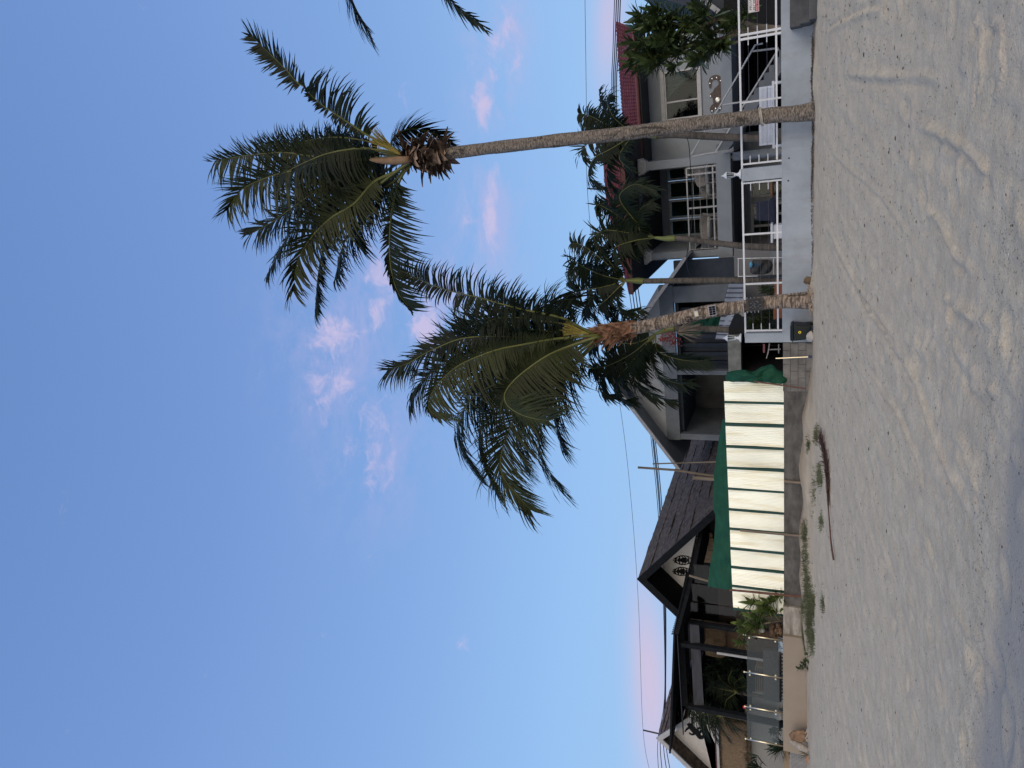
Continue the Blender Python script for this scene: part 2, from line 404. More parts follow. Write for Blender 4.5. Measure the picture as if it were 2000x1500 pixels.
rail = thing('railing', 'white metal beachfront railing with wires on top of the white wall', 'railing', (-1, NW+.1, zt))
nr = NW+.10; zr = 3.475; zb = Z(1516, 60, nr)
def rpost(y, dx=0, w=.035):
    s_ = S(y, nr); MB().box(s_-w, s_+w, nr-.03, nr+.03, zt-.02, zr-.036).build('post', M['white_paint'], rail)
for y in (68.5, 60, 194, 316, 353.5, 455, 553, 645): rpost(y, w=.021 if y not in (60, 68.5) else .026)
for y in (-60, -190): rpost(y)
for a, b in ((S(325, nr), 12), (S(648, nr)-.12, S(349, nr))):
    MB().box(a, b, nr-.035, nr+.035, zr-.036, zr+.012).build('top_rail', M['white_paint'], rail, bevel=.006)
for a, b in ((S(316, nr)+.03, 12), (S(645, nr)+.03, S(353.5, nr)-.03)):
    MB().box(a, b, nr-.022, nr+.022, zb-.022, zb+.022).build('bottom_rail', M['white_paint'], rail)
M['wire'] = mat('wire_steel', (.25,.25,.26), rough=.35, metal=1)
for k in range(3):
    z = lerp(zb, zr, (k+1)/4)
    for a, b in ((S(316, nr), 12), (S(645, nr), S(353.5, nr))): MB().tube([(a, nr, z), (b, nr, z)], .0045, 5).build('wire', M['wire'], rail)
    for y, sg in ((64, 1), (64, -1), (316, 1), (353.5, -1), (645, 1)):
        s_ = S(y, nr); MB().tube([(s_, nr, z), (s_+sg*(.20 if k < 3 else .1), nr, z)], .012, 6).build('wire_clamp', M['white_paint'], rail)
# concrete steps in front of the wall at the right edge
st = thing('steps', 'dark grey concrete block steps leaning against the white wall at its right end', 'steps', (2.6, 19.2, 1.6))
M['step'] = mat('old_concrete', (.10,.105,.115), (.055,.06,.068), scale=2.5, detail=9, rough=.95, bump=.5, bscale=18)
zs_ = [Z(x, 40, 18.9) for x in (1541, 1560, 1579, 1599, 1612)]
for k in range(4):
    n0 = NW-.30-.24*(k+1); z1_ = Z((1542.5, 1561, 1580, 1600)[k], 45, n0)
    z0_ = Z((1561, 1580, 1600, 1618)[k], 45, n0-.02)
    s0 = S((51, 47, 42, 37)[k], n0, 1560)
    MB().box(s0, 7, n0, NW-.004, z0_-.05, z1_).build('step', M['step'], st, bevel=.012)

# ---------------- coconut palms ----------------
def leafmat(name, a, b, tr=.10):
    return mat(name, a, b, scale=1.3, detail=3, rough=.55, trans=tr, spec=.18)
M['leaf'] = leafmat('palm_leaf', (.013,.022,.009), (.006,.011,.006))
M['leaf_y'] = leafmat('palm_leaf_yellowish', (.040,.050,.016), (.018,.025,.010), .14)
M['leaf_d'] = leafmat('palm_leaf_deep', (.011,.021,.010), (.006,.012,.006), .04)
M['rachis'] = mat('frond_stem', (.13,.14,.035), (.08,.09,.026), scale=2, rough=.5)
M['boot'] = mat('dry_leaf_base', (.30,.215,.16), (.045,.028,.02), scale=2.6, detail=6, rough=.9, bump=.4)
M['boot_r'] = mat('dry_leaf_base_red', (.34,.19,.12), (.07,.035,.02), scale=3.2, detail=6, rough=.9, bump=.4)
M['spike'] = mat('flower_spike', (.33,.27,.06), (.2,.17,.04), scale=8, rough=.7)
WIND = Vector((-1, .1, 0))
LK = 1.72
def frond(parent, pts, L=(.9, .9), leaf='leaf', droop=.9, wind=.5, w=.024, ang=48, seed=0, start=.16, gap=.028, rr0=.035, name='frond', ref=None, fold=.25, broken=0, stem='rachis', clump=.35):
    r = random.Random(seed); C = spline(pts, 100); tot = sum((b-a).length for a, b in zip(C, C[1:]))
    m = MB(); m.m = 1
    m.tube(C, [max(.004, rr0*(1-i/100)**.8) for i in range(100)], 6); m.m = 0
    cnt = int(tot*(1-start)/gap); down = Vector((0, 0, -1))
    for i in range(cnt):
        u = start+(1-start)*(i+.5)/cnt; fi = u*99; k = min(98, int(fi)); p = C[k].lerp(C[k+1], fi-k); T = (C[min(99, k+2)]-C[max(0, k-1)]).normalized()
        rf = ref if ref is not None else Vector((0, -.5, .85))
        Sd = T.cross(rf)
        if Sd.length < .15: Sd = T.cross(Vector((0, 1, 0)))
        Sd.normalize(); Un = Sd.cross(T).normalized()
        prof = min(1, .45+2.6*(u-start))*(1-max(0, (u-.62)/.38)**1.8*.45)
        cl = math.sin(i*.9+seed)*clump + mn.noise(Vector((i*.11, seed*3.7, 0)))*(.9 if clump > .2 else .25)
        for sg, Ls in ((1, L[0]), (-1, L[1])):
            if Ls <= 0 or r.random() < broken or (mn.noise(Vector((i*.23, seed*1.9, sg*5.))) < -.30 and clump > .3): continue
            l = LK*Ls*prof*r.uniform(.62, 1.12)*(.6 if r.random() < .06 else 1); a = math.radians(lerp(ang+28, ang*.62, u)+r.uniform(-7, 7)+cl*11)
            d = (Sd*sg*math.sin(a)+T*math.cos(a)*.85+Un*(fold+.12*r.uniform(-1, 1))+down*(.42*droop)+WIND*(.40*wind)).normalized()
            q = p.copy(); prev = None; nseg = 5; sag = droop*r.uniform(.75, 1.3)*(1+.25*cl); wn = wind*r.uniform(.6, 1.35)
            base = len(m.v); vs = []; tw = T.copy()
            for j in range(nseg+1):
                t = j/nseg; wid = w*(.65+1.2*t if t < .25 else 1.0*(1-((t-.25)/.75)**1.6)+.06)*.5
                side = (tw - d*tw.dot(d)); side = side.normalized() if side.length > 1e-3 else Sd
                vs += [q-side*wid, q+side*wid]
                q = q + d*(l/nseg)
                d = (d + down*(sag*.30*(.4+t)) + WIND*(wn*.16*(.3+t)) + Vector((r.uniform(-1,1), r.uniform(-1,1), r.uniform(-1,1)))*.085).normalized()
            m.add(vs, [(2*j, 2*j+1, 2*j+3, 2*j+2) for j in range(nseg)])
    o = m.build(name, [M[leaf], M[stem]], parent); return o
def path(pts, n0, n1, mid=None):              # traced rachis given real distances that change from n0 to n1
    k = len(pts)-1
    return [W(x, y, lerp(n0, n1, (i/k))+(mid or 0)*math.sin(PI*i/k)) for i, (x, y) in enumerate(pts)]
def trunk_mesh(cs, n, seed, ring=.055):
    C = spline([W(x, y, n) for x, y, _ in cs], 400); rad = [w_ for _, _, w_ in cs]
    L = [0]
    P0 = [W(x, y, n) for x, y, _ in cs]
    for a, b in zip(P0, P0[1:]): L.append(L[-1]+(b-a).length)
    m = MB(); rs = []; pts = []; r = random.Random(seed); ph = 0
    for i, p in enumerate(C):
        d = L[-1]*i/399; k = 0
        while k < len(L)-2 and d > L[k+1]: k += 1
        b = lerp(rad[k], rad[k+1], (d-L[k])/(L[k+1]-L[k]))
        saw = ((d/ring+.35*mn.noise(Vector((d*3, seed, 0)))) % 1.0)
        rs.append(b*(1+.075*saw+.05*mn.noise(Vector((d*1.3, seed*5, 2))))); pts.append(p)
    K = 28; vs = []; fs = []
    for i, p in enumerate(pts):
        T = (pts[min(399, i+1)]-pts[max(0, i-1)]).normalized(); u = (Vector((1,0,0))-T*T.x).normalized(); w_ = T.cross(u)
        for j in range(K):
            a = 2*PI*j/K; q = rs[i]*(1+.05*mn.noise(Vector((math.cos(a)*2, math.sin(a)*2, p.z*2.5+seed*9))))
            if i < 40: q *= 1+.10*(1-i/40)*mn.noise(Vector((math.cos(a)*3, math.sin(a)*3, seed)))
            vs.append(p+(u*math.cos(a)+w_*math.sin(a))*q)
    for i in range(399):
        for j in range(K): fs.append((i*K+j, i*K+(j+1)%K, (i+1)*K+(j+1)%K, (i+1)*K+j))
    return m.add(vs, fs)
def bark_extra(dark_side, amt, lo_):
    def f(t, co, c):
        n_ = noise(t, co, 1.1, 6, .6, .15, (2, 2, 16)); c = mixc(t, mth('MULTIPLY', ramp(t, n_, [(lo_, (0,0,0)), (lo_+.12, (1,1,1))]), .75, tree=t), c, (.06,.05,.043,1))
        n2_ = noise(t, co, 1.6, 7, .75, .6, (2.2, 2.2, .8))
        return mixc(t, mth('MULTIPLY', ramp(t, n2_, [(.54, (0,0,0)), (.60, (1,1,1))]), amt, tree=t), c, (.022,.020,.018,1))
    return f
M['bark_a'] = mat('palm_bark', (.30,.26,.225), (.075,.066,.058), scale=7, detail=9, rough=.95, bump=1, bscale=12, sc3=(1.6,1.6,6), lo=.40, hi=.62, extra=bark_extra(0, .8, .57))
M['bark_b'] = mat('palm_bark_stained', (.36,.29,.235), (.085,.07,.058), scale=5, detail=9, rough=.95, bump=1, bscale=12, sc3=(1.6,1.6,5), lo=.38, hi=.58, extra=bark_extra(0, .95, .5))
nA, nB = 19.1, 18.9
def boots(parent, axis, r0, cnt, size, seed, m, up_bias=0, name='leaf_bases', spread=1.0, chaos=.35):
    r = random.Random(seed); mb = MB(); A = spline(axis, 30)
    for i in range(cnt):
        u = (i+r.random())/cnt; p = A[min(29, int(u*29))]; T = (A[-1]-A[0]).normalized()
        a = i*2.4+r.uniform(-.3, .3); X_ = T.orthogonal().normalized(); Y_ = T.cross(X_)
        o = X_*math.cos(a)+Y_*math.sin(a); rad = (r0[0]+(r0[1]-r0[0])*math.sin(PI*min(1, u*1.05))**.6)
        l = size*r.uniform(.45, 1.3); d = (o*spread+T*(up_bias+r.uniform(-chaos, chaos))+T.cross(o)*r.uniform(-chaos, chaos)+Vector((-.15, 0, -.25))).normalized()
        side = T.cross(o).normalized()*size*r.uniform(.22, .42); b = p+o*rad*.55; q = b; vs = []; nn = 5
        for j in range(nn+1):
            t = j/nn; wv_ = side*(1-t**1.5)*(1-.0*t)+side*.04; cup = o*.0
            th = T*.03*(1-t)
            vs += [q-wv_, q-o*.04*(1-t)+T*.03, q+wv_]
            q = q+d*(l/nn)*(1.0); d = (d+Vector((r.uniform(-.2,.1), r.uniform(-.15,.15), -.28*r.random()))*.7).normalized()
        mb.add(vs, [(3*j, 3*j+1, 3*j+4, 3*j+3) for j in range(nn)]+[(3*j+1, 3*j+2, 3*j+5, 3*j+4) for j in range(nn)])
    # fibrous core
    mb.tube(A, [r0[0]*.75+(r0[1]-r0[0])*.55*math.sin(PI*i/29) for i in range(30)], 14)
    return mb.build(name, m, parent)
def spray(parent, base, d, L, cnt, seed, spread=.35, m='spike', w=.012):
    r = random.Random(seed); mb = MB(); d = Vector(d).normalized()
    for _ in range(cnt):
        q = Vector(base); e = (d+Vector((r.uniform(-1,1), r.uniform(-1,1), r.uniform(-1,1)))*spread).normalized(); P = [q.copy()]
        for j in range(5): q = q+e*L*r.uniform(.7, 1.1)/5; P.append(q.copy()); e = (e+Vector((r.uniform(-.2,.1), 0, -.12))).normalized()
        mb.tube(P, [w, w, w*.9, w*.8, w*.6, w*.4], 4)
    return mb.build('flower_spike', M[m], parent)

# --- tall palm on the right
A = thing('coconut_palm', 'tallest coconut palm, a ball of brown dry leaf bases under its crown', 'palm tree', W(1602, 214, nA))
csA = [(x_, y_, w_*.90) for x_, y_, w_ in [(1612,212,.31),(1600,214,.285),(1585,218,.235),(1565,221,.208),(1540,223,.194),(1500,226,.195),(1440,233,.19),(1370,241,.188),(1300,250,.187),(1235,259,.187),(1170,266,.184),(1100,273,.182),(1030,281,.180),(960,289,.178),(880,299,.175),(830,303,.17),(790,304,.15)]]
trunk_mesh(csA, nA, 1).build('trunk', M['bark_a'], A, smooth=True)
boots(A, [W(876, 301, nA), W(830, 305, nA), W(790, 303, nA)], (.20, .46), 100, .50, 2, M['boot'], chaos=1.0)
FACE = Vector((0, -1, .1)); LK = 1.42
FA = [ # rachis points (photo), n at base, n at tip, lengths, leaf, droop, wind, angle
 ([(780,296),(745,278),(716,263),(674,235),(632,207),(604,182),(598,172)], 19.1, 18.6, (1.0,.25), 'leaf', 1.0, .1, 62, .30),
 ([(598,172),(580,160),(557,134),(523,101),(488,68)], 18.6, 18.4, (.55,.42), 'leaf', .1, .1, 44, .02),
 ([(800,306),(760,308),(719,309),(652,309),(600,304),(560,298),(526,299),(470,305),(411,316)], 19.0, 18.6, (.55,1.0), 'leaf_y', .75, .55, 42, .22),
 ([(795,308),(719,311),(670,313),(624,317),(568,334),(526,345),(473,370),(443,412)], 18.9, 18.0, (.85,1.0), 'leaf_y', .6, .6, 45, .2),
 ([(795,312),(784,328),(736,352),(680,366),(624,373),(579,400),(534,432),(488,458)], 19.0, 18.2, (.9,.95), 'leaf', .6, .6, 45, .18),
 ([(800,315),(775,335),(708,375),(644,398),(596,425),(557,470),(524,535)], 18.9, 18.3, (.95,.9), 'leaf', .6, .5, 45, .2),
 ([(800,315),(781,331),(730,356),(691,398),(646,426),(607,465),(582,510),(572,568)], 19.0, 17.6, (.9,1.0), 'leaf_y', .8, .4, 48, .2),
 ([(800,316),(760,345),(700,395),(655,425),(632,482),(621,538),(616,600)], 18.8, 18.4, (.8,1.0), 'leaf', .9, .3, 46, .25),
 ([(805,320),(786,342),(772,380),(764,426),(761,482),(765,530),(778,572),(804,606)], 19.0, 18.6, (.3,1.1), 'leaf_d', .95, .15, 62, .16),
 ([(795,300),(765,290),(770,268),(800,252),(850,262),(885,285)], 19.6, 23.5, (.8,.8), 'leaf_d', 1.0, .5, 48, .3),
 ([(800,305),(740,300),(680,285),(620,282),(560,280),(500,285)], 19.3, 20.8, (.55,.95), 'leaf_d', .9, .7, 50, .2),
 ([(800,305),(750,315),(700,330),(640,345),(590,372),(545,395)], 19.4, 21.5, (1.1,1.1), 'leaf_d', .9, .6, 50, .2),
 ([(800,305),(760,330),(715,360),(670,395),(630,440),(600,480)], 19.4, 21.0, (1.1,1.1), 'leaf_d', .9, .5, 50, .2),
 ([(800,305),(745,295),(700,290),(640,300),(590,320),(540,345)], 19.0, 17.6, (.55,1.0), 'leaf', 1.0, .8, 50, .25),
 ([(800,308),(770,345),(740,395),(700,440),(670,480),(655,540)], 19.5, 20.2, (1.0,1.0), 'leaf_d', .9, .4, 50, .2),
 ([(800,304),(750,285),(700,272),(650,268),(600,275),(560,290)], 19.2, 19.6, (.42,.8), 'leaf', .9, .9, 50, .25),
 ([(800,310),(775,350),(735,375),(700,400),(690,430),(700,470)], 19.1, 18.8, (1.2,1.0), 'leaf_d', .9, .4, 55, .15),
]
for i, (p, a, b, L, lf, dr, wi, an, stt) in enumerate(FA):
    frond(A, path(p, a, b), L, lf, dr, wi, w=.058, ang=an, seed=i+1, start=stt, gap=.040, rr0=.048 if i != 1 else .02, ref=FACE if i in (0, 1, 2, 3, 6, 8) else None)
spray(A, W(785, 303, 18.8), W(722, 266, 18.6)-W(785, 303, 18.8), 1.15, 60, 3, .16)
MB().tube(spline([W(800,312,18.75), W(760,314,18.7), W(722,312,18.7)], 12), [.10,.11,.12,.12,.12,.11,.11,.10,.09,.08,.06,.03], 8).build('spathe', mat('spathe', (.26,.17,.10), (.17,.11,.07), scale=4), A, smooth=True)
# rope tied round the trunk
rp = MB()
def ring_rope(mb, c, r_, z, tilt=.0, k=24, w=.010):
    mb.tube([Vector((c.x+r_*math.cos(2*PI*j/k), c.y+r_*math.sin(2*PI*j/k), z+tilt*math.sin(2*PI*j/k+1))) for j in range(k+1)], w, 5)
c_ = W(1488, 227.5, nA)
for dz in (0, .02, .045): ring_rope(rp, c_, .215, c_.z+dz, .035)
rp.tube([c_+Vector((-.12,-.19,0)), c_+Vector((-.16,-.2,-.05)), c_+Vector((-.22,-.21,-.15))], .008, 5)
tag(rp.build('rope', mat('rope', (.45,.42,.36), rough=.9)), 'pale rope wound round the tall palm trunk at railing height', 'rope')

# --- shorter palm in the middle
B = thing('coconut_palm', 'shorter leaning coconut palm with blackened trunk and reddish husk collar', 'palm tree', W(1604, 590, nB))
csB = [(x_, y_, w_*.92) for x_, y_, w_ in [(1618,584,.33),(1604,586,.33),(1590,586,.26),(1570,587,.225),(1540,588,.198),(1500,591,.178),(1460,597,.172),(1410,605,.18),(1370,611,.187),(1300,628,.188),(1240,641,.18),(1200,647,.17),(1160,652,.14)]]
trunk_mesh(csB, nB, 4, .075).build('trunk', M['bark_b'], B, smooth=True)
boots(B, [W(1245, 640, nB), W(1205, 648, nB), W(1160, 652, nB)], (.19, .30), 80, .42, 6, M['boot_r'], up_bias=1.3, spread=.5)
LK = 1.74
FB = [
 ([(1165,652),(1146,646),(1101,622),(1060,612),(1020,604),(981,594),(936,581),(886,570),(835,553),(782,528)], 18.8, 17.6, (.62,.42), 'leaf', .8, .1, 58, .2),
 ([(1165,650),(1120,640),(1090,623),(1062,606),(1072,590),(1122,584)], 19.1, 21.0, (.8,.8), 'leaf_d', 1.1, .5, 48, .2),
 ([(1170,655),(1140,657),(1076,663),(1020,673),(978,681),(936,695),(894,715),(863,741),(844,766),(837,796),(860,818)], 18.7, 17.2, (.35,.95), 'leaf_y', .9, .3, 56, .2),
 ([(1175,658),(1160,660),(1104,679),(1070,694),(1034,718),(1003,744),(986,769),(990,790),(1010,806),(1037,816),(1072,822)], 18.6, 16.4, (.45,1.15), 'leaf_y', 1.1, .15, 66, .16),
 ([(1170,652),(1090,662),(992,657),(908,660),(852,680),(824,694),(796,710),(757,722)], 18.9, 18.2, (.6,.75), 'leaf', .5, .55, 40, .25),
 ([(1170,652),(1076,667),(964,679),(880,705),(838,732),(812,758),(802,790)], 18.9, 18.6, (.75,.85), 'leaf', .6, .5, 42, .25),
 ([(1170,655),(1130,672),(1060,700),(1000,735),(940,765),(905,800),(893,840),(905,880),(930,920)], 18.9, 18.2, (.95,1.0), 'leaf_d', .8, .5, 50, .2),
 ([(1170,655),(1130,680),(1050,735),(985,785),(950,820),(935,860),(945,905),(968,960)], 18.9, 18.8, (.95,.95), 'leaf_d', .8, .5, 48, .2),
 ([(1170,658),(1130,690),(1060,750),(1010,810),(985,865),(977,905),(985,935),(1005,960),(1035,995)], 18.8, 17.9, (.95,.95), 'leaf_y', .7, .35, 46, .25),
 ([(1170,660),(1140,695),(1095,740),(1060,790),(1050,840),(1057,890),(1074,922),(1097,950)], 18.9, 18.4, (1.0,.6), 'leaf', .6, .35, 46, .2),
 ([(1165,650),(1120,648),(1060,640),(1000,628),(950,625),(900,640)], 19.2, 20.6, (.9,.9), 'leaf_d', .9, .7, 50, .2),
 ([(1170,655),(1110,672),(1060,690),(1000,705),(950,735),(910,770)], 19.3, 20.8, (1.1,1.1), 'leaf_d', .9, .5, 50, .2),
 ([(1170,655),(1120,690),(1075,735),(1030,790),(1010,850),(1020,900)], 19.3, 20.6, (1.1,1.1), 'leaf_d', .9, .4, 50, .2),
 ([(1170,655),(1130,665),(1080,680),(1030,700),(975,730),(945,760)], 19.0, 19.0, (1.2,1.0), 'leaf_d', 1.0, .4, 52, .2),
 ([(1165,652),(1110,650),(1050,645),(980,640),(920,650),(860,668)], 19.1, 19.4, (.85,.9), 'leaf', .8, .8, 48, .22),
 ([(1175,660),(1140,690),(1110,730),(1090,775),(1085,820),(1095,860)], 19.0, 19.6, (1.1,1.0), 'leaf_d', .7, .4, 52, .2),
 ([(1165,650),(1110,634),(1060,626),(1010,620),(970,622),(940,635)], 18.9, 18.5, (.8,.8), 'leaf', .9, .8, 50, .2),
]
for i, (p, a, b, L, lf, dr, wi, an, stt) in enumerate(FB):
    frond(B, path(p, a, b), L, lf, dr, wi, w=.050, ang=an, seed=i+31, clump=.12 if i in (2, 3, 4, 8) else .35, start=stt, gap=.040, rr0=.042, ref=FACE if i in (0, 2, 3, 8) else None)
spray(B, W(1150, 652, 18.6), W(1090, 640, 18.5)-W(1150, 652, 18.6), .8, 55, 8, .22)
# --- palm standing outside the picture: only two frond tips reach in
O = thing('coconut_palm', 'palm beyond the picture edge, only two frond tips reaching into the sky at top', 'palm tree', Vector((11.2, 17, 1.7)))
top = W(830, -330, 17)
trunk_mesh([(1608,-420,.3),(1500,-415,.2),(1200,-380,.19),(830,-330,.17)], 17, 9).build('trunk', M['bark_a'], O, smooth=True)
for i, p in enumerate([[(830,-330),(740,-260),(680,-150),(672,-60),(690,5),(724,68)], [(830,-330),(790,-240),(800,-140),(850,-50),(880,0),(915,30),(945,52)],
          [(830,-330),(700,-330),(600,-380),(560,-460)], [(830,-330),(760,-420),(800,-520),(880,-560)], [(830,-330),(700,-260),(600,-240),(520,-260)], [(830,-330),(860,-420),(960,-470),(1040,-470)], [(830,-330),(880,-260),(960,-230),(1040,-250)]]):
    frond(O, path(p, 17, 16.8 if i < 2 else 18), (.66,.66) if i == 0 else (.42,.42), 'leaf', .35, .2, w=.05, ang=34, seed=i+71, start=.2, gap=.04, rr0=.05)

# ---------------- houses ----------------
def rep_tile(scale_u, scale_v, a, b, amt=.6, axu=0, axv=2):
    def f(t, co, c):
        u = vec_comp(t, co, axu); v = vec_comp(t, co, axv)
        w1 = mth('FRACT', mth('MULTIPLY', u, scale_u, tree=t), tree=t); w2 = mth('FRACT', mth('MULTIPLY', v, scale_v, tree=t), tree=t)
        k = mth('MAXIMUM', ramp(t, w1, [(0, (1,1,1)), (.12, (0,0,0)), (.9, (0,0,0)), (1, (1,1,1))]), ramp(t, w2, [(0, (1,1,1)), (.14, (0,0,0))]), tree=t)
        return mixc(t, mth('MULTIPLY', k, amt, tree=t), c, a)
    return f
M['house_white'] = mat('house_wall', (.34,.385,.44), (.29,.33,.38), scale=1.2, rough=.9, bump=.08, bscale=20)
M['house_grey'] = mat('grey_render', (.22,.25,.285), (.15,.172,.20), scale=1.1, detail=8, rough=.95, bump=.15, bscale=10)
M['frame_white'] = mat('frame_white', (.55,.57,.60), rough=.5)
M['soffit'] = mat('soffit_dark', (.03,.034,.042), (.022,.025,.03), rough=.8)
M['tile'] = mat('red_roof_tile', (.17,.048,.055), (.10,.028,.033), scale=3, detail=7, rough=.85, spec=.1, bump=.15)
M['dark'] = mat('dark_interior', (.010,.011,.014), rough=.9)  # near-black colour paints in the shade of rooms and recesses
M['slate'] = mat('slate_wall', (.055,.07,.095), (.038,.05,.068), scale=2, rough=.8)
M['grey_light'] = mat('light_grey_board', (.42,.43,.45), (.34,.35,.37), scale=3, rough=.8)
def glass(name, tint, rough=.04, mixv=.96):
    m = bpy.data.materials.new(name); m.use_nodes = True; t = m.node_tree; t.nodes.clear()
    o = t.nodes.new('ShaderNodeOutputMaterial'); g = t.nodes.new('ShaderNodeBsdfGlossy'); g.inputs['Roughness'].default_value = rough; g.inputs[0].default_value = (.9,.95,1,1)
    tr = t.nodes.new('ShaderNodeBsdfTransparent'); tr.inputs[0].default_value = (*tint, 1); mx = t.nodes.new('ShaderNodeMixShader')
    fr = t.nodes.new('ShaderNodeFresnel'); fr.inputs[0].default_value = 1.28
    t.links.new(mth('ADD', fr.outputs[0], 1-mixv-.04, tree=t), mx.inputs[0]); t.links.new(tr.outputs[0], mx.inputs[1]); t.links.new(g.outputs[0], mx.inputs[2]); t.links.new(mx.outputs[0], o.inputs[0])
    return m
M['glass'] = glass('window_glass', (.50,.58,.56), .05, .95)
M['glass_dark'] = glass('dark_glass', (.10,.11,.12), .06, .93)
M['curtain'] = mat('curtain', (.20,.24,.22), (.11,.135,.125), scale=2, rough=.9, sc3=(6,6,.3))
M['curtain_white'] = mat('curtain_white', (.62,.64,.66), (.4,.42,.45), scale=3, rough=.9, sc3=(5,5,.8), trans=.2)

def tiled_roof(name, a, b, c, d, m, parent, rows, cols, amp=.03, th=.035):
    """roof plane a-b eave, d-c ridge, built as courses of rolled tiles"""
    a, b, c, d = map(Vector, (a, b, c, d)); nrm = (b-a).cross(d-a).normalized()
    if nrm.z < 0: nrm = -nrm
    mb = MB(); sub = 6; nc = cols*sub
    for r_ in range(rows):
        v0, v1 = r_/rows, (r_+1)/rows+.15/rows; vs = []
        for v, lift in ((v0, th), (min(1, v1), .01)):
            for i in range(nc+1):
                u = i/nc; p = a.lerp(b, u).lerp(d.lerp(c, u), v)
                vs.append(p+nrm*(lift+amp*abs(math.sin(PI*cols*u))+.006*mn.noise(Vector((u*cols*3, r_*5, 1)))))
        n_ = nc+1; base = [p-nrm*(th+.02) for p in vs[:n_]]
        mb.add(vs+base, [(i, i+1, n_+i+1, n_+i) for i in range(nc)]+[(2*n_+i, 2*n_+i+1, i+1, i) for i in range(nc)])
    return mb.build(name, m, parent)

# --- two-storey white house with red tiled roofs
H = thing('house', 'two-storey pale grey house with red tiled roofs, balcony and outside stair behind the railing', 'house', (-1, 32, 2.3))
nf, nw_, nd_ = 29.5, 32.0, 34.0
zs0, zs1 = 4.79, 5.34
ze = W(1243, 160, 30.6).z
sl, sr_ = S(505, nf, 1400), S(300, nf, 1410)
main_l, main_r = S(316, nw_, 1350), S(58, nw_, 1350)
wz = [(S(232, nw_, 1330), S(136, nw_, 1330), W(1365, 180, nw_).z, W(1298, 180, nw_).z)]
MB().wall(main_l, main_r, W(1437, 180, nw_).z, ze+.3, nw_, nw_+.2, wz).build('wall', M['house_white'], H)
MB().box(main_l-.1, main_r, nw_+.2, 36, W(1437, 180, nw_).z, W(1437, 180, nw_).z+.2).build('floor_slab', M['house_white'], H)
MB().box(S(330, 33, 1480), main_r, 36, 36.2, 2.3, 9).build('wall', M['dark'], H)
MB().box(main_r-.2, main_r-.01, nw_+.21, 36, 2.3, ze+.2).build('wall', M['house_white'], H)
def window(parent, s0, s1, z0, z1, n, mull=(), fw=.07, gl='glass', fr='frame_white', back=None, depth=.10, rails=()):
    f = MB(); f.box(s0, s1, n, n+depth, z1-fw, z1).box(s0, s1, n, n+depth, z0, z0+fw).box(s0, s0+fw, n+.002, n+depth, z0+fw, z1-fw).box(s1-fw, s1, n+.002, n+depth, z0+fw, z1-fw)
    for u in mull: x = lerp(s0, s1, u); f.box(x-fw*.5, x+fw*.5, n+.003, n+depth-.01, z0+fw, z1-fw)
    for v in rails: z = lerp(z0, z1, v); f.box(s0+fw, s1-fw, n+.006, n+depth-.02, z-fw*.4, z+fw*.4)
    w = f.build('window', M[fr], parent)
    MB().box(s0+fw, s1-fw, n+.05, n+.058, z0+fw, z1-fw).build('pane', M[gl], w)
    if back: MB().box(s0+fw, s1-fw, n+depth+.02, n+depth+.03, z0+fw, z1-fw).build('curtain', M[back], w)
    return w
s0, s1, z0, z1 = wz[0]
wn = window(H, s0, s1, z0, z1, nw_-.03, (.37,), .06, 'glass')
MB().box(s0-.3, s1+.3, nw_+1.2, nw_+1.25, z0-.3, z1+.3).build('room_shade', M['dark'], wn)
MB().box(s0-.12, s1+.12, nw_-.07, nw_-.004, z1+.004, z1+.16).build('window_hood', M['frame_white'], H)
MB().box(s0-.12, s1+.12, nw_-.07, nw_-.004, z0-.10, z0-.004).build('window_sill', M['frame_white'], H)
cw = MB(); k = 24                               # white curtain swept aside in the right pane
top_ = [Vector((lerp(lerp(s0, s1, .40), s1-.08, i/k), nw_+.22+.03*math.sin(i*1.7), z1-.1)) for i in range(k+1)]
bot_ = [Vector((lerp(s1-.55, s1-.1, i/k), nw_+.22+.03*math.sin(i*1.7), lerp(z1-.15-1.0*(i/k)**.5, z0+.15, (i/k)**.8))) for i in range(k+1)]
cw.add(top_+bot_, [(i, i+1, k+2+i, k+1+i) for i in range(k)]).build('curtain', M['curtain_white'], wn)
# red roofs
zr_main = W(1211, 150, 34.4).z
tiled_roof('roof', (S(318,30.6,1240), 30.6, ze), (S(52,30.6,1240), 30.6, ze), (S(40,34.4,1210), 34.4, zr_main), (S(330,34.4,1210), 34.4, zr_main), M['tile'], H, 7, 40)
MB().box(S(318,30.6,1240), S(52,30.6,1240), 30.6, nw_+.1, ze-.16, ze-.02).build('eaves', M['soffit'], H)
MB().tube([(S(318,30.55,1240), 30.55, ze-.03), (S(50,30.55,1240), 30.55, ze-.03)], .07, 8).build('gutter', mat('gutter_red', (.16,.06,.055), rough=.6), H)
nE = 27.4; zE = W(1217, 380, nE).z
eL, eR = S(575, nE, 1232), S(246, nE, 1217)
zR = W(1186, 400, 31.2).z
tiled_roof('roof', (eL, nE, zE), (eR, nE, zE), (eR-.3, 31.2, zR), (eL+3.2, 31.2, zR), M['tile'], H, 7, 62)
MB().add([(eL, nE, zE), (eL+3.2, 31.2, zR), (eL, 35, zE)], [(0,1,2)]).add([(eL+3.2,31.2,zR),(eR-.3,31.2,zR),(eR,35,zE),(eL,35,zE)], [(0,1,2,3)]).add([(eR,nE,zE),(eR-.3,31.2,zR),(eR,35,zE)], [(0,1,2)]).build('roof', M['tile'], H)
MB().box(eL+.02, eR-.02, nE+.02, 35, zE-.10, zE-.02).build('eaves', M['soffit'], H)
MB().box(eL, eR, nE-.03, nE+.02, zE-.14, zE+.02).build('fascia', mat('fascia_brown', (.12,.05,.045), rough=.7), H)
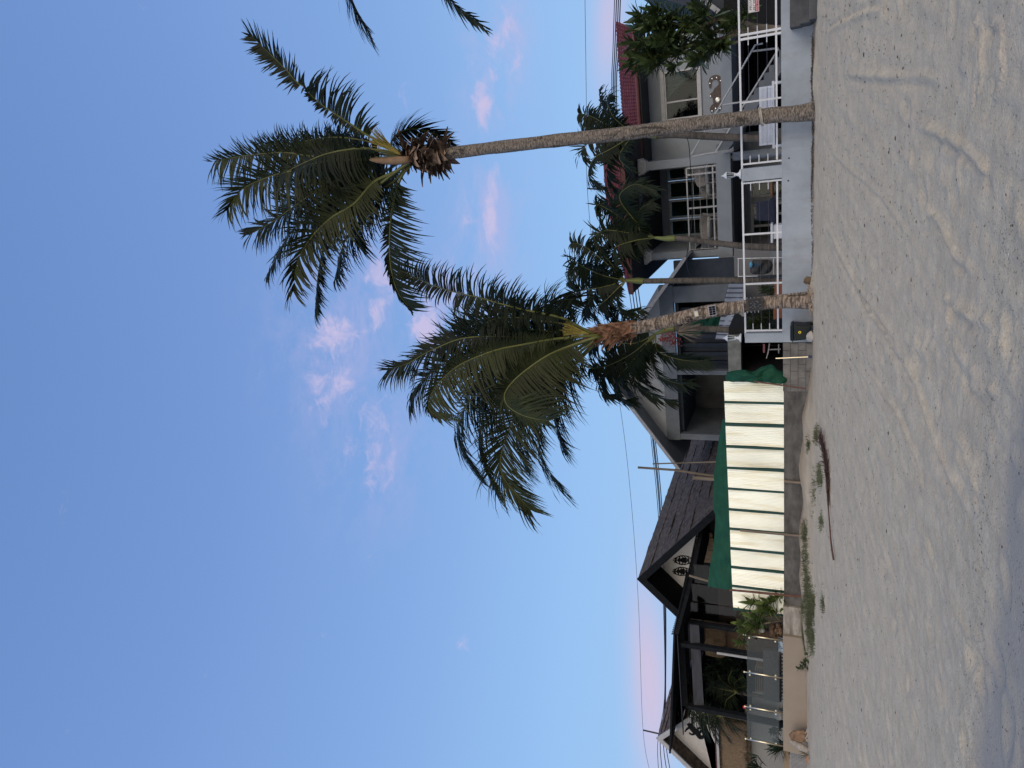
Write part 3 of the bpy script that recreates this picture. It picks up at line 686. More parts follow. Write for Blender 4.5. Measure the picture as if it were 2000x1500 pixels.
# balcony: slab, pilasters, back wall, side walls
MB().box(sl, sr_, nf, nd_, zs0, zs1).build('balcony_slab', M['house_white'], H)
MB().box(sr_+.003, main_r, 30.2, nw_-.02, zs0-.05, zs0+.35).build('landing', M['house_white'], H)
zpt = W(1262, 320, nf).z
for a, b in ((S(326, nf, 1330), S(310, nf, 1330)), (S(504, nf, 1330), S(492, nf, 1330))):
    p = MB().box(a, b, nf+.01, nf+.38, zs1+.002, zpt).build('pilaster', M['house_white'], H)
    c = MB()
    for j, (e, h0, h1) in enumerate(((.05, 0, .09), (.10, .09, .18), (.16, .18, .30))): c.box(a-e, b+e, nf-e, nf+.38+e, zpt+h0+.001*j, zpt+h1)
    c.build('capital', M['frame_white'], p)
MB().box(sl, sr_, nf+.05, nf+.30, zpt+.303, zE-.11).build('beam', M['house_grey'], H)
cols_y = [322, 350, 387, 425, 461]
cs_ = [S(y, nd_, 1350) for y in cols_y][::-1]
zdt = W(1306, 400, nd_).z
MB().wall(sl, main_l+.3, zs1, zE-.11, nd_, nd_+.2, [(cs_[0], cs_[-1], zs1, zdt)]).build('wall', M['house_white'], H)
for a, b in zip(cs_, cs_[1:]): window(H, a+.01, b-.01, zs1+.02, zdt-.01, nd_-.02, (), .10, 'glass', back='curtain', rails=(.62,) if a == cs_[-2] else ())
MB().box(sl, sl+.2, nf+.4, nd_-.01, zs1+.002, zE-.11).build('wall', M['house_white'], H)
MB().box(main_l-.2, main_l, nw_+.2, nd_-.01, zs1+.002, zE-.11).build('wall', M['house_white'], H)
# ground floor porch
MB().wall(sl, sr_+.6, 2.3, zs0, nd_, nd_+.2, [(S(462, nd_, 1480), S(398, nd_, 1480), 2.35, zs0-.35), (S(385, nd_, 1480), S(330, nd_, 1480), 2.35, zs0-.35)]).build('wall', M['house_white'], H)
window(H, S(462, nd_, 1480), S(398, nd_, 1480), 2.35, zs0-.35, nd_-.01, (.33, .66), .1, 'glass', back='curtain')
window(H, S(385, nd_, 1480), S(330, nd_, 1480), 2.35, zs0-.35, nd_-.01, (.5,), .1, 'glass', back='curtain')
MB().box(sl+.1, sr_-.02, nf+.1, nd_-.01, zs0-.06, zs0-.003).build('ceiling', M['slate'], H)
M['boards'] = mat('white_boards', (.40,.42,.45), (.36,.38,.41), rough=.8, extra=rep_tile(.0, 5.5, (.16,.17,.19,1), (0,0,0,1), .8))
MB().box(sl, sl+.15, nf+.4, nd_-.01, 2.3, zs0-.003).build('wall', M['boards'], H)
c_ = W(1460, 303, nf+.2)
MB().lathe((c_.x, nf+.25, 2.3), [(.17, 0), (.165, 1), (.16, zs0-2.303)], 20).build('column', M['house_white'], H, smooth=True)
MB().lathe((S(493, nf+.2, 1460), nf+.25, 2.3), [(.15, 0), (.15, zs0-2.303)], 20).build('column', M['house_white'], H, smooth=True)
# balcony railing
br = [(S(y, nf+.06, 1370)) for y in (488, 405, 326)]
g = MB(); zrt = W(1340, 360, nf).z; zrb = W(1392, 360, nf).z
g.box(br[0], br[2], nf+.03, nf+.09, zrt-.05, zrt).box(br[0], br[2], nf+.035, nf+.085, zrb-.03, zrb+.02)
for s_ in br+[br[2]-.25, br[0]+.02]: g.box(s_-.03, s_+.03, nf+.032, nf+.088, zs1, zrt-.05)
for q in range(1, 4): z = lerp(zrb, zrt, q/4); g.tube([(br[0], nf+.06, z), (br[2], nf+.06, z)], .008, 5)
g.build('balcony_railing', M['frame_white'], H)
# outside stair rising to the left with its pipe rails
ns_ = 28.2
st0, st1 = W(1532, 96, ns_), W(1424, 292, ns_)
cnt = 14; sg_ = MB()
for i in range(cnt):
    a, b = lerp(st0.x, st1.x, i/cnt), lerp(st0.x, st1.x, (i+1)/cnt); z = lerp(st0.z, zs0+.35, (i+1)/cnt)
    sg_.hexa([(b, ns_, z-.42), (a, ns_, z-.42-.19), (a, ns_+1.3, z-.61), (b, ns_+1.3, z-.42), (b, ns_, z), (a, ns_, z), (a, ns_+1.3, z), (b, ns_+1.3, z)])
sg_.build('stair', M['house_grey'], H)
rl = MB()
for P in ([(1490,85),(1475,88),(1397,223),(1350,302),(1350,306),(1402,297)], [(1521,95),(1448,213),(1398,297)], [(1470,100),(1520,94)], [(1412,205),(1462,197)], [(1375,255),(1425,250)]):
    rl.tube([W(x, y, ns_) for x, y in P], .032, 6)
rl.build('stair_railing', M['frame_white'], H)

# gecko ornament on the wall
def stroke(mb, pts, n, w, th=.03, k=40):
    C = spline([W(x, y, n) for x, y in pts], k); w = w if hasattr(w, '__len__') else [w]*2
    L_ = []; Rr = []
    for i, p in enumerate(C):
        T = (C[min(k-1, i+1)]-C[max(0, i-1)]).normalized(); q = Vector((-T.z, 0, T.x)); f = i/(k-1)*(len(w)-1); j = min(len(w)-2, int(f)); ww = lerp(w[j], w[j+1], f-j)
        L_.append(p+q*ww); Rr.append(p-q*ww)
    n_ = k; off = Vector((0, -th, 0))
    vs = L_+Rr+[p+off for p in L_]+[p+off for p in Rr]
    fs = [(i, i+1, n_+i+1, n_+i) for i in range(n_-1)]+[(2*n_+i, 3*n_+i, 3*n_+i+1, 2*n_+i+1) for i in range(n_-1)]+[(i, 2*n_+i, 2*n_+i+1, i+1) for i in range(n_-1)]+[(n_+i, n_+i+1, 3*n_+i+1, 3*n_+i) for i in range(n_-1)]
    fs += [(0, n_, 3*n_, 2*n_), (n_-1, 3*n_-1, 4*n_-1, 2*n_-1)]
    return mb.add(vs, fs)
og = thing('wall_ornament', 'mosaic gecko ornament with curled tail on the pale upper wall by the stair', 'ornament', W(1402, 185, nw_-.03))
g1 = MB(); no_ = nw_-.01
stroke(g1, [(1402,217),(1402,208),(1401,196),(1401,186),(1401,178),(1408,168),(1408,158),(1400,151),(1391,153),(1387,160),(1387,172)], no_, [.05,.16,.17,.19,.13,.10,.09,.08,.06,.03])
for P in ([(1401,181),(1392,184),(1388,189)], [(1401,181),(1411,177),(1416,179)], [(1401,203),(1393,208),(1390,214),(1392,218)], [(1401,203),(1409,207),(1416,210),(1418,215)]): stroke(g1, P, no_+.001, [.09,.08,.06])
g1.build('body', mat('gecko_brown', (.12,.09,.085), (.07,.055,.05), scale=12, rough=.4), og)
g2 = MB(); rr = random.Random(5)
for (x, y) in [(1402,196),(1402,217),(1398,212),(1407,212),(1388,188),(1416,178),(1417,214),(1391,217),(1408,158),(1400,152),(1391,154),(1387,163),(1410,166)]:
    p = W(x, y, no_-.035); g2.lathe(p, [(.001,-.01),(.032,0),(.001,.001)], 10, 1)
p = W(1402, 195, no_-.036); g2.lathe(p, [(.06,-.02),(.10,-.01),(.10,0),(.06,0)], 14, 1)
g2.build('mosaic_tiles', mat('mirror_chips', (.75,.78,.8), rough=.15, metal=.6), og)

# --- slate-blue neighbour at the far right, and the wooded hill behind
nb = thing('house', 'dark slate-blue neighbouring house with pale grey verge half hidden by the broadleaf tree', 'house', (3.5, 26, 2.3))
a = [W(1300,0,27), W(1300,-200,27), W(1450,-200,27), W(1450,48,27), W(1408,32,27)]
MB().slab(a, (0, .3, 0)).build('wall', M['slate'], nb)
v0, v1 = W(1262, -80, 26.6), W(1412, 36, 26.6)
MB().slab([v0, v1, v1+Vector((0,0,-.22)), v0+Vector((0,0,-.22))], (0, 1.2, 0)).build('verge', M['grey_light'], nb)
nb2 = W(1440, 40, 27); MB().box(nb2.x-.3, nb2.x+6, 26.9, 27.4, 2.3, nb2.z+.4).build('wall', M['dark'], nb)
hill = MB(); gx = 70; gy = 12; vs = []
for j in range(gy):
    for i in range(gx):
        x = lerp(-10, 160, i/(gx-1)); y = 120+j*10; top = 52*smooth(-2, 45, x)*(1+.06*mn.noise(Vector((x*.06, j*.6, 0))))
        vs.append((x, y, 1+top*smooth(0, 5, j)+2.2*mn.noise(Vector((x*.35, j*1.7, 4)))))
hill.add(vs, [(j*gx+i, j*gx+i+1, (j+1)*gx+i+1, (j+1)*gx+i) for j in range(gy-1) for i in range(gx-1)])
struct(hill.build('hill', mat('wooded_hill', (.035,.06,.04), (.012,.022,.018), scale=.35, detail=12, rough=1), smooth=True))

# --- unfinished grey gabled house in the middle
Gh = thing('house', 'unfinished grey concrete house with a wide white-edged gable and open dark rooms', 'house', (-9, 29, 2.3))
nb_, ng = 28.0, 29.0
ap = W(1176, 728, nb_); fl_ = W(1321, 916, nb_); fr_ = W(1334, 503, nb_)
bk = Vector((0, 9, 0)); th = Vector((0, 0, -.17))
for a, b in ((ap, fl_), (fr_, ap)):
    MB().slab([a, b, b+th, a+th], (0, .10, 0)).build('bargeboard', M['grey_light'], Gh)
    t_ = Vector((0, 0, -.03)); MB().slab([a+t_+Vector((0,.1,0)), b+t_+Vector((0,.1,0)), b+t_+bk, a+t_+bk], (0, 0, -.12)).build('roof', M['house_grey'], Gh)
# gable wall with openings (front plane ng)
def on(p, n): d = p-CAM; return CAM+d*(n/d.y)
wl_s, wr_s = S(860, ng, 1350), S(556, ng, 1350)
zbm0, zbm1 = W(1326, 800, ng).z, W(1300, 800, ng).z
def zroof(s_): return (lerp(ap.z, fl_.z, (ap.x-s_)/(ap.x-fl_.x)) if s_ < ap.x else lerp(ap.z, fr_.z, (s_-ap.x)/(fr_.x-ap.x)))-.17
MB().slab([(wl_s, ng, zbm1+.002), (wr_s, ng, zbm1+.002), (wr_s, ng, max(zbm1+.01, zroof(wr_s))), (ap.x, ng, ap.z-.17), (wl_s, ng, max(zbm1+.01, zroof(wl_s)))], (0, .2, 0)).build('gable_wall', mat('gable_render', (.46,.49,.52), (.36,.39,.42), scale=1, rough=.9), Gh)
MB().box(wl_s, wr_s, ng-.02, ng+.25, zbm0, zbm1).build('beam', M['house_grey'], Gh)
def colm(y0, y1, z0=2.3, z1=None, x=1360, m='house_grey', n=ng): MB().box(S(y1, n, x), S(y0, n, x), n+.001, n+.26, z0, z1 or zbm0-.002).build('column', M[m], Gh)
colm(848, 859); colm(724, 732, m='house_grey'); colm(558, 590, m='house_grey')
MB().box(wl_s, wr_s, ng+3.4, ng+3.6, 2.3, zbm0-.002).build('wall', mat('inner_render', (.15,.165,.18), (.09,.10,.11), scale=.9, rough=.95), Gh)
MB().box(wl_s+.02, wl_s+.22, ng+.27, ng+3.4, 2.3, zbm0-.002).build('wall', M['house_grey'], Gh)
MB().box(S(724,ng+1.5), S(724,ng+1.5)+.2, ng+1.0, ng+3.39, 2.3, zbm0-.002).build('wall', M['house_grey'], Gh)
MB().box(wr_s-.2, wr_s-.02, ng+.27, ng+3.4, 2.3, zbm0-.002).build('wall', M['house_grey'], Gh)
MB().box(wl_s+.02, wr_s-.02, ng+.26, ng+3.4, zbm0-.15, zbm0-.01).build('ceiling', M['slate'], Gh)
zf = W(1422, 700, ng).z
MB().box(wl_s+.02, wr_s-.02, ng-.01, ng+3.4, zf-.15, zf).build('floor_slab', M['house_grey'], Gh)
sh = MB()                                        # dark folding shutters of the right-hand room
for k in range(14):
    a = lerp(S(722, ng+.5, 1370), S(600, ng+.5, 1370), k/14); b = lerp(S(722, ng+.5, 1370), S(600, ng+.5, 1370), (k+1)/14)
    sh.slab([(a, ng+.62, zf+.01), (b, ng+.50 if k % 2 else ng+.74, zf+.01), (b, ng+.50 if k % 2 else ng+.74, zbm0-.16), (a, ng+.62, zbm0-.16)], (0, .03, 0))
sh.build('shutter', M['slate'], Gh)
MB().box(S(553, ng+.3, 1360), S(507, ng+.3, 1360), ng+.2, ng+.4, 2.3, W(1316, 530, ng+.2).z).build('wall', M['slate'], Gh)
# grey concrete lintel and dark store under it, at the wall line
ly = W(1422, 690, 21.5); l2 = W(1447, 690, 21.5)
store = thing('store_room', 'dark open store under a mossy grey concrete lintel left of the white wall', 'store', (S(697, 21.5, 1500), 21.5, 2.3))
sa, sb = S(728, 21.5, 1440), S(655, 21.5, 1440)
MB().box(sa, sb, 21.5, 21.9, l2.z, ly.z).build('lintel', mat('mossy_concrete', (.24,.25,.25), (.10,.115,.11), scale=2.2, detail=8, rough=.95, bump=.3), store)
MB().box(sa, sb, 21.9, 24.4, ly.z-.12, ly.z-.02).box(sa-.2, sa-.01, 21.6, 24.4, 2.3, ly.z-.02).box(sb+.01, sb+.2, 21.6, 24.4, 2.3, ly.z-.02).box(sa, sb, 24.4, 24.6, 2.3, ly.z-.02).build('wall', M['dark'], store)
# pale seamed awning roof and boarded shed
aw = thing('shed', 'boarded white shed with a pale sloping seamed roof behind the railing and planters', 'shed', (S(600, 24, 1480), 24, 2.3))
e0, e1 = W(1452, 553, 23.0), W(1448, 664, 23.0); t0_, t1_ = W(1424, 553, 25.0), W(1397, 662, 25.0)
MB().slab([e0, e1, t1_, t0_], (0, 0, -.05)).build('roof', mat('seamed_sheet', (.40,.41,.41), (.35,.36,.36), rough=.5), aw)
sm_ = MB()
for k in range(13):
    u = k/12; sm_.tube([e0.lerp(e1, u)+Vector((0,0,.01)), t0_.lerp(t1_, max(0, min(1, u*1.0)))+Vector((0,0,.01))], .02, 4)
sm_.build('seams', mat('seam_dark', (.10,.10,.11)), aw)
MB().box(e1.x+.1, S(548, 25, 1480), 25.2, 25.4, 2.3, t0_.z-.1).box(S(548,24)-.0, S(490,24), 24.9, 25.1, 2.3, W(1434, 520, 24.9).z).build('wall', M['boards'], aw)
MB().box(e1.x+.15, e1.x+.25, 23.2, 25.1, 2.3, e1.z-.06).build('wall', M['boards'], aw)
MB().box(S(512, 24.8, 1450), S(497, 24.8, 1450)+.1, 24.4, 24.88, 2.3, 3.1).build('cabinet', M['house_grey'], aw)

# ---------------- corrugated fence, green net, grey and beige walls ----------------
gw = thing('low_wall', 'dark weathered concrete wall under the corrugated metal fence', 'wall', (-11, NW, 1.6))
M['dark_conc'] = mat('weathered_concrete', (.14,.135,.13), (.06,.06,.058), scale=1.8, detail=9, rough=.95, bump=.35, bscale=12, sc3=(1,1,2))
M['stained'] = mat('stained_concrete', (.42,.40,.36), (.16,.15,.13), scale=1.3, detail=9, rough=.95, bump=.4, bscale=14, sc3=(.7,.7,3), lo=.42, hi=.60)
sd_ = {y: S(y, NW, 1550) for y in (669, 765, 1186, 1240, 1465)}
MB().box(sd_[1186], sd_[765], NW+.05, NW+.25, 1.6, W(1531, 900, NW).z).build('wall', M['dark_conc'], gw)
bw = thing('block_wall', 'grey concrete block wall between the white wall and the green tarpaulin', 'wall', (-7, NW, 1.6))
bl = MB(); r_ = random.Random(4)
for row in range(5):
    z0 = 2.5-.195*(row+1); x = sd_[765]-.0 - (.2 if row % 2 else 0)
    while x < sd_[669]-.01:
        a = max(x, sd_[765]+.001); b = min(x+.39, sd_[669]-.004)
        if b-a > .03: bl.box(a, b-.008, NW+.02+r_.uniform(0, .012), NW+.24, z0+.006, z0+.19)
        x += .395
bl.build('wall', mat('grey_blocks', (.23,.225,.215), (.10,.10,.10), scale=1.6, detail=8, rough=.95, bump=.4, bscale=16), bw)
MB().box(sd_[765]+.01, sd_[669]-.01, NW+.045, NW+.22, 1.6, 2.49).build('mortar', M['dark_conc'], bw)
sw = tag(MB().box(sd_[1240], sd_[1186], NW-.02, NW+.25, 1.6, 2.515).build('stained_wall', M['stained'], bevel=.01), 'short length of pale streaked concrete wall between the dark wall and the beige one', 'wall')
be = tag(MB().box(sd_[1465], sd_[1240]-.002, NW-.12, NW+.25, 1.5, 2.525).build('beige_wall', mat('beige_render', (.31,.262,.212), (.275,.23,.188), scale=1.2, rough=.9, bump=.06, bscale=30), bevel=.015), 'smooth beige rendered wall under the glass balustrade', 'wall')
b2 = tag(MB().box(sd_[1465]-6, sd_[1465]-.002, NW+.35, NW+.6, 1.5, 2.53).build('beige_wall', mat('tan_render', (.30,.23,.155), (.26,.2,.135), scale=1.2, rough=.9)), 'set-back tan wall strip behind the white mesh panel at lower left', 'wall')

fe = thing('corrugated_fence', 'bright corrugated metal sheet fence standing on the dark low wall', 'fence', (-11, 19.9, 2.4))
M['corr'] = mat('galvanised_sheet', (.80,.85,.83), (.68,.68,.58), scale=1.3, detail=7, rough=.30, metal=.75, spec=.5, lo=.34, hi=.52, sc3=(4,1,.45))
seams = [745, 788, 832, 876, 918, 959, 1000, 1038, 1077, 1114, 1151, 1196]
nfz = 19.95; M['gp'] = mat('green_post', (.01,.06,.05), rough=.5)
for y0, y1 in zip(seams, seams[1:]):
    a, b = S(y1, nfz, 1480)+.062, S(y0, nfz, 1480)-.012; tl_ = rr.uniform(-.03, .03); PT_ = rr.uniform(.044, .054); cn = int((b-a)/.0062); vs = []
    ztop = W(lerp(1413.5, 1432, (y0-745)/450), y0, nfz).z; ztb = W(lerp(1413.5, 1432, (y1-745)/450), y1, nfz).z; zbt = W(1531, y0, nfz).z
    for z_f in (0, .25, .5, .75, 1):
        for i in range(cn+1):
            x = lerp(a, b, i/cn); zz = lerp(zbt, lerp(ztb, ztop, i/cn), z_f)
            vs.append((x, nfz+.012*math.sin(2*PI*(x)/PT_)+.03*mn.noise(Vector((x*1.5, z_f*1.5, y0)))+tl_*(z_f-.5), zz))
    MB().add(vs, [(j*(cn+1)+i, j*(cn+1)+i+1, (j+1)*(cn+1)+i+1, (j+1)*(cn+1)+i) for j in range(4) for i in range(cn)]).build('sheet', M['corr'], fe, smooth=True)
    MB().box(a-.068, a+.002, nfz-.035, nfz+.03, zbt-.01, ztb+.01).build('green_post', M['gp'], fe) 
M['timber'] = mat('old_timber', (.24,.20,.16), (.14,.115,.09), scale=3, rough=.9, sc3=(3,3,.4))
def pole(P, n, r, name, label, cat, m='timber', grp=None):
    p = [W(x, y, n) for x, y in P]; return tag(MB().tube(p, r, 8).build(name, M[m]), label, cat, grp)
M['rust'] = mat('rusty_steel', (.17,.085,.06), (.10,.05,.04), scale=5, rough=.85)
pole([(1425,1152),(1572,1166)], 19.7, .035, 'steel_post', 'rusty brown post standing in front of the left end of the corrugated fence', 'post', 'rust')
pole([(1446,1036),(1567,1047)], 19.74, .035, 'timber_prop', 'bleached timber prop against the corrugated fence, left of the other prop', 'post')
pole([(1531,940),(1566,943)], 19.74, .04, 'timber_prop', 'short stub of timber prop against the dark wall near the middle of the fence', 'post')
pole([(1246,913),(1317,918),(1395,930)], 22.4, .042, 'timber_pole', 'tall timber pole rising above the green net against the thatched roof', 'pole')
pole([(1353,933),(1395,936)], 22.3, .065, 'timber_pole', 'short thick timber pole stub beside the tall pole above the net', 'pole')
pole([(1275,906),(1399,902)], 22.5, .025, 'timber_pole', 'thin pale stick standing just right of the tall timber pole', 'pole')
pole([(1346,1124),(1383,1135)], 22.0, .04, 'timber_pole', 'slanting grey stick above the left end of the green net', 'pole')
pole([(1472,745),(1574,716+43)], 19.5, .02, 'steel_rod', 'dark rod leaning on the green tarpaulin heap', 'rod', 'rust')
# shade net strung behind and above the sheets
M['net'] = mat('green_net', (.012,.105,.062), (.008,.075,.045), scale=2.5, detail=6, rough=.75, trans=.3, bump=.2, sc3=(1,1,3))
top = [(1412,818),(1404,860),(1395,925),(1393,990),(1397,1010),(1394,1060),(1386,1110),(1382,1145)]
bot = [(1418,822),(1425,870),(1432,925),(1434,990),(1436,1010),(1440,1060),(1444,1110),(1438,1154)]
T_ = spline([W(x, y, 20.35) for x, y in top], 60); B_ = spline([W(x, y, 20.15) for x, y in bot], 60); vs = []
for j in range(9):
    for i in range(60):
        p = T_[i].lerp(B_[i], j/8); vs.append(p+Vector((0, .06*mn.noise(Vector((i*.25, j*.5, 0)))+.03*math.sin(i*.6+j*.5), 0)))
netm = MB().add(vs, [(j*60+i, j*60+i+1, (j+1)*60+i+1, (j+1)*60+i) for j in range(8) for i in range(59)])
tag(netm.build('shade_net', M['net'], smooth=True), 'long green shade net stretched above the corrugated fence', 'net')
def cloth_heap(P, n, seed, depth=.5):
    """draped sheet through a closed outline in the photo, bulging and creased"""
    C = [W(x, y, n) for x, y in P]; c = sum(C, Vector())/len(C); R_ = spline(C+[C[0]], 72); rings = 12; vs = []
    for j in range(rings+1):
        f = j/rings
        for i in range(72):
            p = c.lerp(R_[i], f); b = math.sqrt(max(0, 1-f*f))*depth
            cr = .16*mn.noise(Vector((p.x*3.4+seed, p.z*5.5, 1)))+.07*abs(mn.noise(Vector((p.x*9, p.z*4, seed))))+.06*math.sin((p.x*1.3+p.z)*11+3*mn.noise(p*1.5))
            vs.append(p+Vector((0, -b+cr*(1-f*.6), 0)))
    mb = MB().add(vs, [(j*72+i, j*72+(i+1)%72, (j+1)*72+(i+1)%72, (j+1)*72+i) for j in range(rings) for i in range(72)]); o = [v+Vector((0, .05, 0)) for v in R_]
    return mb
tag(cloth_heap([(1420,726),(1450,722),(1470,725),(1488,716),(1507,713),(1518,722),(1530,728),(1541,741),(1530,748),(1500,747),(1460,746),(1419,744)], 19.85, 3, .22).build('tarpaulin', M['net'], smooth=True), 'crumpled green tarpaulin draped at the right end of the corrugated fence', 'tarpaulin')
tag(cloth_heap([(1408,611),(1385,616),(1360,626),(1340,640),(1327,655),(1333,657),(1360,654),(1385,648),(1408,644)], 28.4, 5, .12).build('green_cloth', M['net'], smooth=True), 'green cloth hanging across the dark opening of the unfinished grey house', 'cloth')

# ---------------- black thatched house ----------------
M['thatch'] = mat('dark_thatch', (.125,.10,.082), (.035,.028,.025), scale=7, detail=10, rough=.98, bump=.9, bscale=26, sc3=(1,.6,1))
M['straw'] = mat('straw', (.24,.18,.125), (.10,.075,.052), scale=9, detail=7, rough=.95, bump=.7, bscale=40, sc3=(5,5,.35))
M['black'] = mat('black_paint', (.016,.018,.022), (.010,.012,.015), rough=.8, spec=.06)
M['white_gable'] = mat('gable_white', (.68,.70,.73), (.62,.64,.67), rough=.9)
K = thing('house', 'black-edged house with large dark thatch roof and white gable painted with masks', 'house', (-18, 25, 2.3))
na = 24.0; apx = W(1246, 1130, na); rt = W(1400, 991, na); lt = W(1338, 1218, na)
sl_r = (rt.z-apx.z)/(rt.x-apx.x); _d = ray(1336, 866); _n = (apx.z-1.6)/_d.z*_d.y; bk = Vector((_d.x/_d.y*_n-apx.x, _n-na, 0))*1.15
def thatch_plane(a, b, c, d, name, parent, m, rows=8, drop=.032):
    a, b, c, d = map(Vector, (a, b, c, d)); mb = MB(); nrm = (b-a).cross(d-a).normalized()
    if nrm.z < 0: nrm = -nrm
    nu = 90; sub = 4
    for r_ in range(rows):
        vs = []
        for j in range(sub+1):
            v = (r_+j/sub*1.08)/rows; v = min(v, 1)
            for i in range(nu+1):
                u = i/nu; p = a.lerp(b, u).lerp(d.lerp(c, u), v)
                lift = drop*(1-j/sub)+.03*mn.noise(Vector((u*40, r_*7+j, 2)))+.05*mn.noise(Vector((u*9, r_*2, 8)))
                rag = Vector((0,0,0)) if j else (a-d).normalized()*(.06*mn.noise(Vector((u*120, r_, 3))))
                vs.append(p+nrm*lift+rag)
        k_ = nu+1; mb.add(vs, [(j*k_+i, j*k_+i+1, (j+1)*k_+i+1, (j+1)*k_+i) for j in range(sub) for i in range(nu)])
        mb.add([vs[i] for i in range(k_)]+[vs[i]-nrm*drop*1.1 for i in range(k_)], [(i+k_, i+k_+1, i+1, i) for i in range(nu)])
    return mb.build(name, m, parent)
lo = apx.lerp(rt, 1.35)
thatch_plane(lo, lo+bk, apx+bk, apx, 'roof', K, M['thatch'], 8)
lo2 = apx.lerp(lt, 1.0); MB().slab([apx, apx+bk, lo2+bk, lo2], (0, 0, -.08)).build('roof', M['black'], K)
thk = Vector((0, 0, -.34))
for a, b in ((apx, lo), (lo2, apx)): MB().slab([a+Vector((0,-.06,.03)), b+Vector((0,-.06,.03)), b+thk, a+thk], (0, .09, 0)).build('bargeboard', M['black'], K)
MB().slab([apx+Vector((0,.04,-.12)), lo+Vector((0,.04,-.12)), lo+Vector((0,1.9,-.12)), apx+Vector((0,1.9,-.12))], (0,0,-.05)).slab([apx+Vector((0,.04,-.12)), lo2+Vector((0,.04,-.12)), lo2+Vector((0,1.9,-.12)), apx+Vector((0,1.9,-.12))], (0,0,-.05)).build('soffit', M['black'], K)
ngw = 25.6
d_ = Vector((0, 1.6, -.18)); MB().slab([apx+d_, lo+d_, (lo.x, ngw, 2.3), (lo2.x-1.5, ngw, 2.3), (lo2.x-1.5, ngw, (lo2+(lo2-apx)*.3).z), lo2+d_], (0, .15, 0)).build('gable_wall', M['white_gable'], K)
# painted masks: flat black marks on the gable
ms = MB(); nm = ngw-.004
def mk(P, w): stroke(ms, P, nm, w, .006, 16)
for cx, cy, sc_ in ((1336, 1094, 1), (1333, 1116, .92)):
    for sg in (-1, 1):
        for j in range(6): mk([(cx-17*sc_+j*6*sc_, cy+sg*1.2), (cx-14*sc_+j*6*sc_, cy+sg*(5+1.5*math.sin(j*1.3))*sc_), (cx-20*sc_+j*6.4*sc_, cy+sg*8.5*sc_*math.sin((j+1)*.45))], [.035,.022,.008])
        mk([(cx-10*sc_, cy+sg*1.5), (cx, cy+sg*3.2), (cx+10*sc_, cy+sg*1.5)], [.01,.05,.01])
        mk([(cx-20*sc_, cy+sg*2), (cx-6*sc_, cy+sg*8.5*sc_), (cx+10*sc_, cy+sg*6.5*sc_), (cx+19*sc_, cy+sg*1)], [.012,.022,.022,.012])
    mk([(cx-22*sc_, cy), (cx+4*sc_, cy), (cx+12*sc_, cy)], [.02,.04,.01])
ms.build('painted_masks', M['black'], K)
tr_ = MB()
# reed mats hung in the dark under the thatch
rd = MB()
for (x0, y0, x1, y1, n) in ((1372,1040,1392,1062,25.3),(1368,1050,1394,1075,25.2),(1372,1074,1392,1100,25.25)):
    a, b = W(x0, y0, n), W(x1, y1, n); rd.box(min(a.x,b.x), max(a.x,b.x), n, n+.05, min(a.z,b.z), max(a.z,b.z))
rd.build('reed_mat', M['straw'], K)
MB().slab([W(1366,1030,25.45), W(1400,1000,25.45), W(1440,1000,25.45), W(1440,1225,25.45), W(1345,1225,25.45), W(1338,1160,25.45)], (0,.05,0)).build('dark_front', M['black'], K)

# dark lean-to terrace roof on black posts
Pg = thing('veranda', 'black-framed veranda roof with tin edge over the seating terrace', 'veranda', (-22, 22, 2.3))
q0, q1 = W(1316, 1238, 21.6), W(1309, 1472, 21.6); q2 = W(1366, 1031, 24.9)
MB().slab([q0+Vector((0,0,.02)), q1+Vector((0,0,.05)), q1+Vector((0,5,.25)), q0+Vector((0,5,.25))], (0,0,-.07)).build('roof', M['black'], Pg)
q3, q4 = W(1337,1161,22.6), W(1350,1108,23.6)
for a_, b_ in ((q0, q3), (q3, q4), (q4, q2)): MB().slab([a_, b_, b_+Vector((0,1.2,-.25)), a_+Vector((0,1.2,-.25))], (0,0,-.16)).build('roof', M['black'], Pg)
ed = MB()                                         # wavy tin edge
for i in range(60):
    EP = EP if i else spline([q0, q3, q4, q2], 121); a, b = EP[2*i], EP[2*i+1]; ed.tube([a+Vector((0,-.03,.03)), b+Vector((0,-.03,.05))], .05, 5)
ed.build('tin_edge', M['black'], Pg)
s_a, s_b = S(1415, 21.7, 1322), q0.x-.1
f1 = W(1327, 1320, 21.7).z
MB().box(S(1432, 21.7, 1322), s_b, 21.66, 21.76, f1, q0.z-.12).build('fascia', mat('charcoal_board', (.030,.038,.048), rough=.6, spec=.2), Pg)
for n_, x in ((22.4, 1338), (23.6, 1345)): z = W(x, 1320, n_).z; MB().box(s_a+.3, s_b, n_, n_+.12, z-.05, z+.2).build('beam', M['black'], Pg)
def post(P, n, w, m='black', name='post', par=Pg):
    a, b = W(*P[0], n), W(*P[1], n); MB().box(a.x-w, a.x+w, n-w, n+w, b.z, a.z).build(name, M[m], par)
post([(1345,1379),(1540,1416)], 21.9, .085); post([(1330,1257),(1540,1289)], 21.9, .085); post([(1345,1216),(1440,1232)], 22.6, .08)
p_ = W(1400, 1273, 21.75); MB().tube([(p_.x-.05, 21.75, 2.4), (p_.x-.05, 21.75, p_.z)], .045, 8).build('downpipe', M['grey_light'], Pg)
bl4 = [W(1347,1220,21.9), W(1355,1377,21.9), W(1375,1381,22.0), W(1365,1222,22.0)]
MB().slab(bl4, (0,.03,0)).build('roller_blind', mat('grey_canvas', (.065,.07,.085), (.035,.038,.046), scale=2, detail=6, rough=.8, bump=.6, bscale=6, sc3=(.5,1,3)), Pg)
gl = MB()
